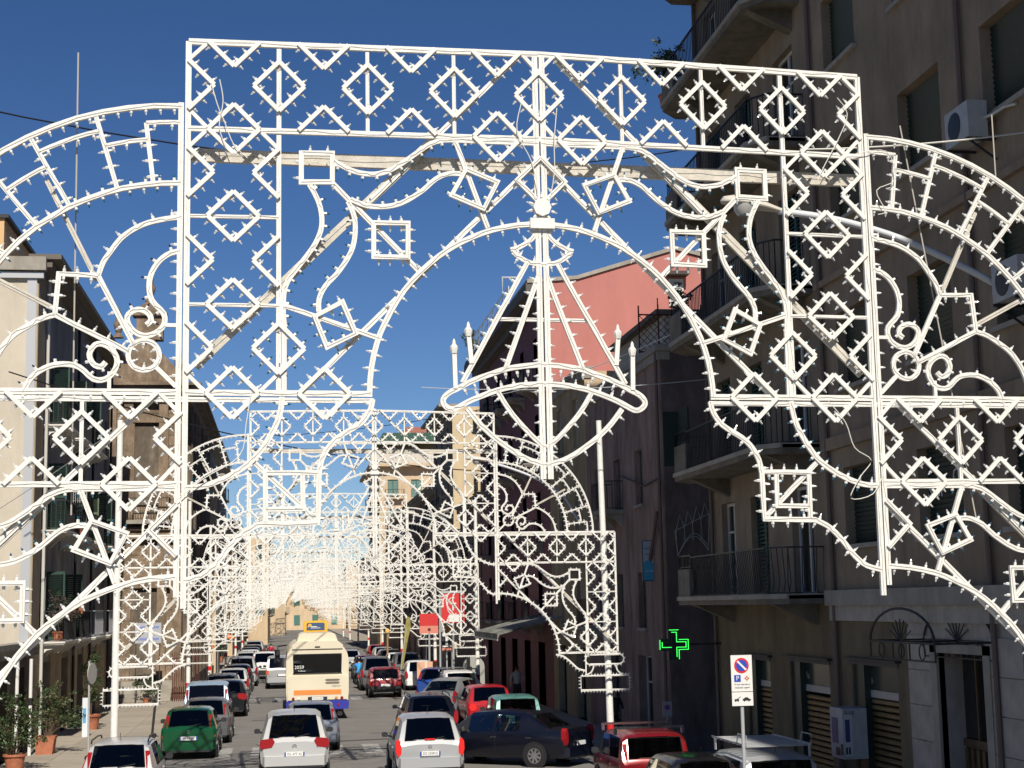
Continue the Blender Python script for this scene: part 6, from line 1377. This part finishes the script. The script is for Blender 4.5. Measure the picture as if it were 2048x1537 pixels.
t = thing('feather_flag', 'olive yellow feather flag leaning beside the right row of cars', 'flag', (6.4, 88, 0)); b = MB(); b.tube([(0, 0, 0), (.15, 0, 1.6), (.42, 0, 3.1)], .025, LGREY, seg=6); b.build('pole', t); b = MB(); b.prism([(.06, 1.0), (.18, .95), (.5, 2.6), (.66, 3.25), (.62, 3.75), (.46, 3.85), (.34, 3.3), (.2, 2.0)], -.012, .012, mat('olive_cloth', (.30, .26, .07), .8, noise=.3, scale=4)); b.build('cloth', t)
t = thing('wooden_board', 'tall pale plywood board with white stripes standing behind the right row of cars', 'board', (7.15, 79.3, 0)); b = MB(); b.box(-.5, .5, -.03, .03, .42, 1.62, mat('plywood', (.66, .38, .24), .7)); p = b.build('panel', t); b = MB(); b.box(-.1, .0, -.035, -.031, .45, 1.6, mat('board_stripe', (.7, .6, .5), .7)); b.box(.1, .4, -.035, -.031, .9, .98, MATS['board_stripe']); b.box(.1, .4, -.035, -.031, .6, .68, MATS['board_stripe']); b.build('stripe', p)
b = MB()
for x in (-.45, .45): b.tube([(x, -.02, 0), (x, -.02, .45)], .02, IRON, seg=5)
b.box(-.5, .5, -.25, .1, .38, .42, IRON); b.build('stand', t)
t = thing('shop_awning', 'dark shop awning with pale streaks over the right pavement', 'awning', (11, 66, 3.0)); b = MB(); b.prism([(0, .9), (-2.6, .25), (-2.6, .0), (-2.5, .2), (0, .8)], -4, 3.5, mat('awning_dark', (.07, .075, .065), .8, noise=.4, scale=1.5, col2=(.30, .30, .26))); b.build('cloth', t); b = MB(); b.bar((-2.6, -4.05, 0), (-2.6, 3.55, 0), .05, .05, LGREY, up=(0, 0, 1)); b.build('front_bar', t)
t = thing('phone_hood', 'rounded grey metal hood behind the white estate', 'street cabinet', (8.9, 74, 0)); b = MB(); b.prism([(-.5, 0), (.5, 0), (.5, 1.5)]+[(.5*math.cos(R_(a)), 1.5+.5*math.sin(R_(a))) for a in range(15, 180, 15)]+[(-.5, 1.5)], 0, .4, mat('hood_grey', (.33, .33, .30), .5)); b.build('hood', t)
for k, (x, y) in enumerate(((8.3, 84), (7.9, 79), (8.6, 96))):
    t = thing('street_post', 'plain grey street post %s' % ('between the two red boards', 'carrying nothing, just left of the cream board', 'far behind the feather flag')[k], 'post', (x, y, 0)); b = MB(); b.lathe([(.06, 0), (.05, 5.0)], LGREY, seg=8); b.build('shaft', t, smooth=True)
t = thing('ball_post', 'post with a yellow ball on top far down the right row', 'post', (6.8, 104, 0)); b = MB(); b.lathe([(.08, 0), (.06, 2.6)], mat('brown_post', (.30, .18, .08)), seg=8); b.build('shaft', t); b = MB(); b.lathe([(.02, 2.6), (.14, 2.68), (.17, 2.8), (.12, 2.92), (.02, 2.97)], mat('yellow_ball', (.7, .45, .12)), seg=12); b.build('ball', t, smooth=True)
t = thing('flower_stall', 'green hedge planter far along the left pavement', 'planter', (-5.6, 135, .12)); b = MB(); b.box(-.6, .6, -1, 1, 0, .4, TERRA); b.build('planter', t); f = MB(); leaves(f, (0, 0, .9), .8, 700, .16, LEAF, random.Random(9), .8, 0); f.build('foliage', t)
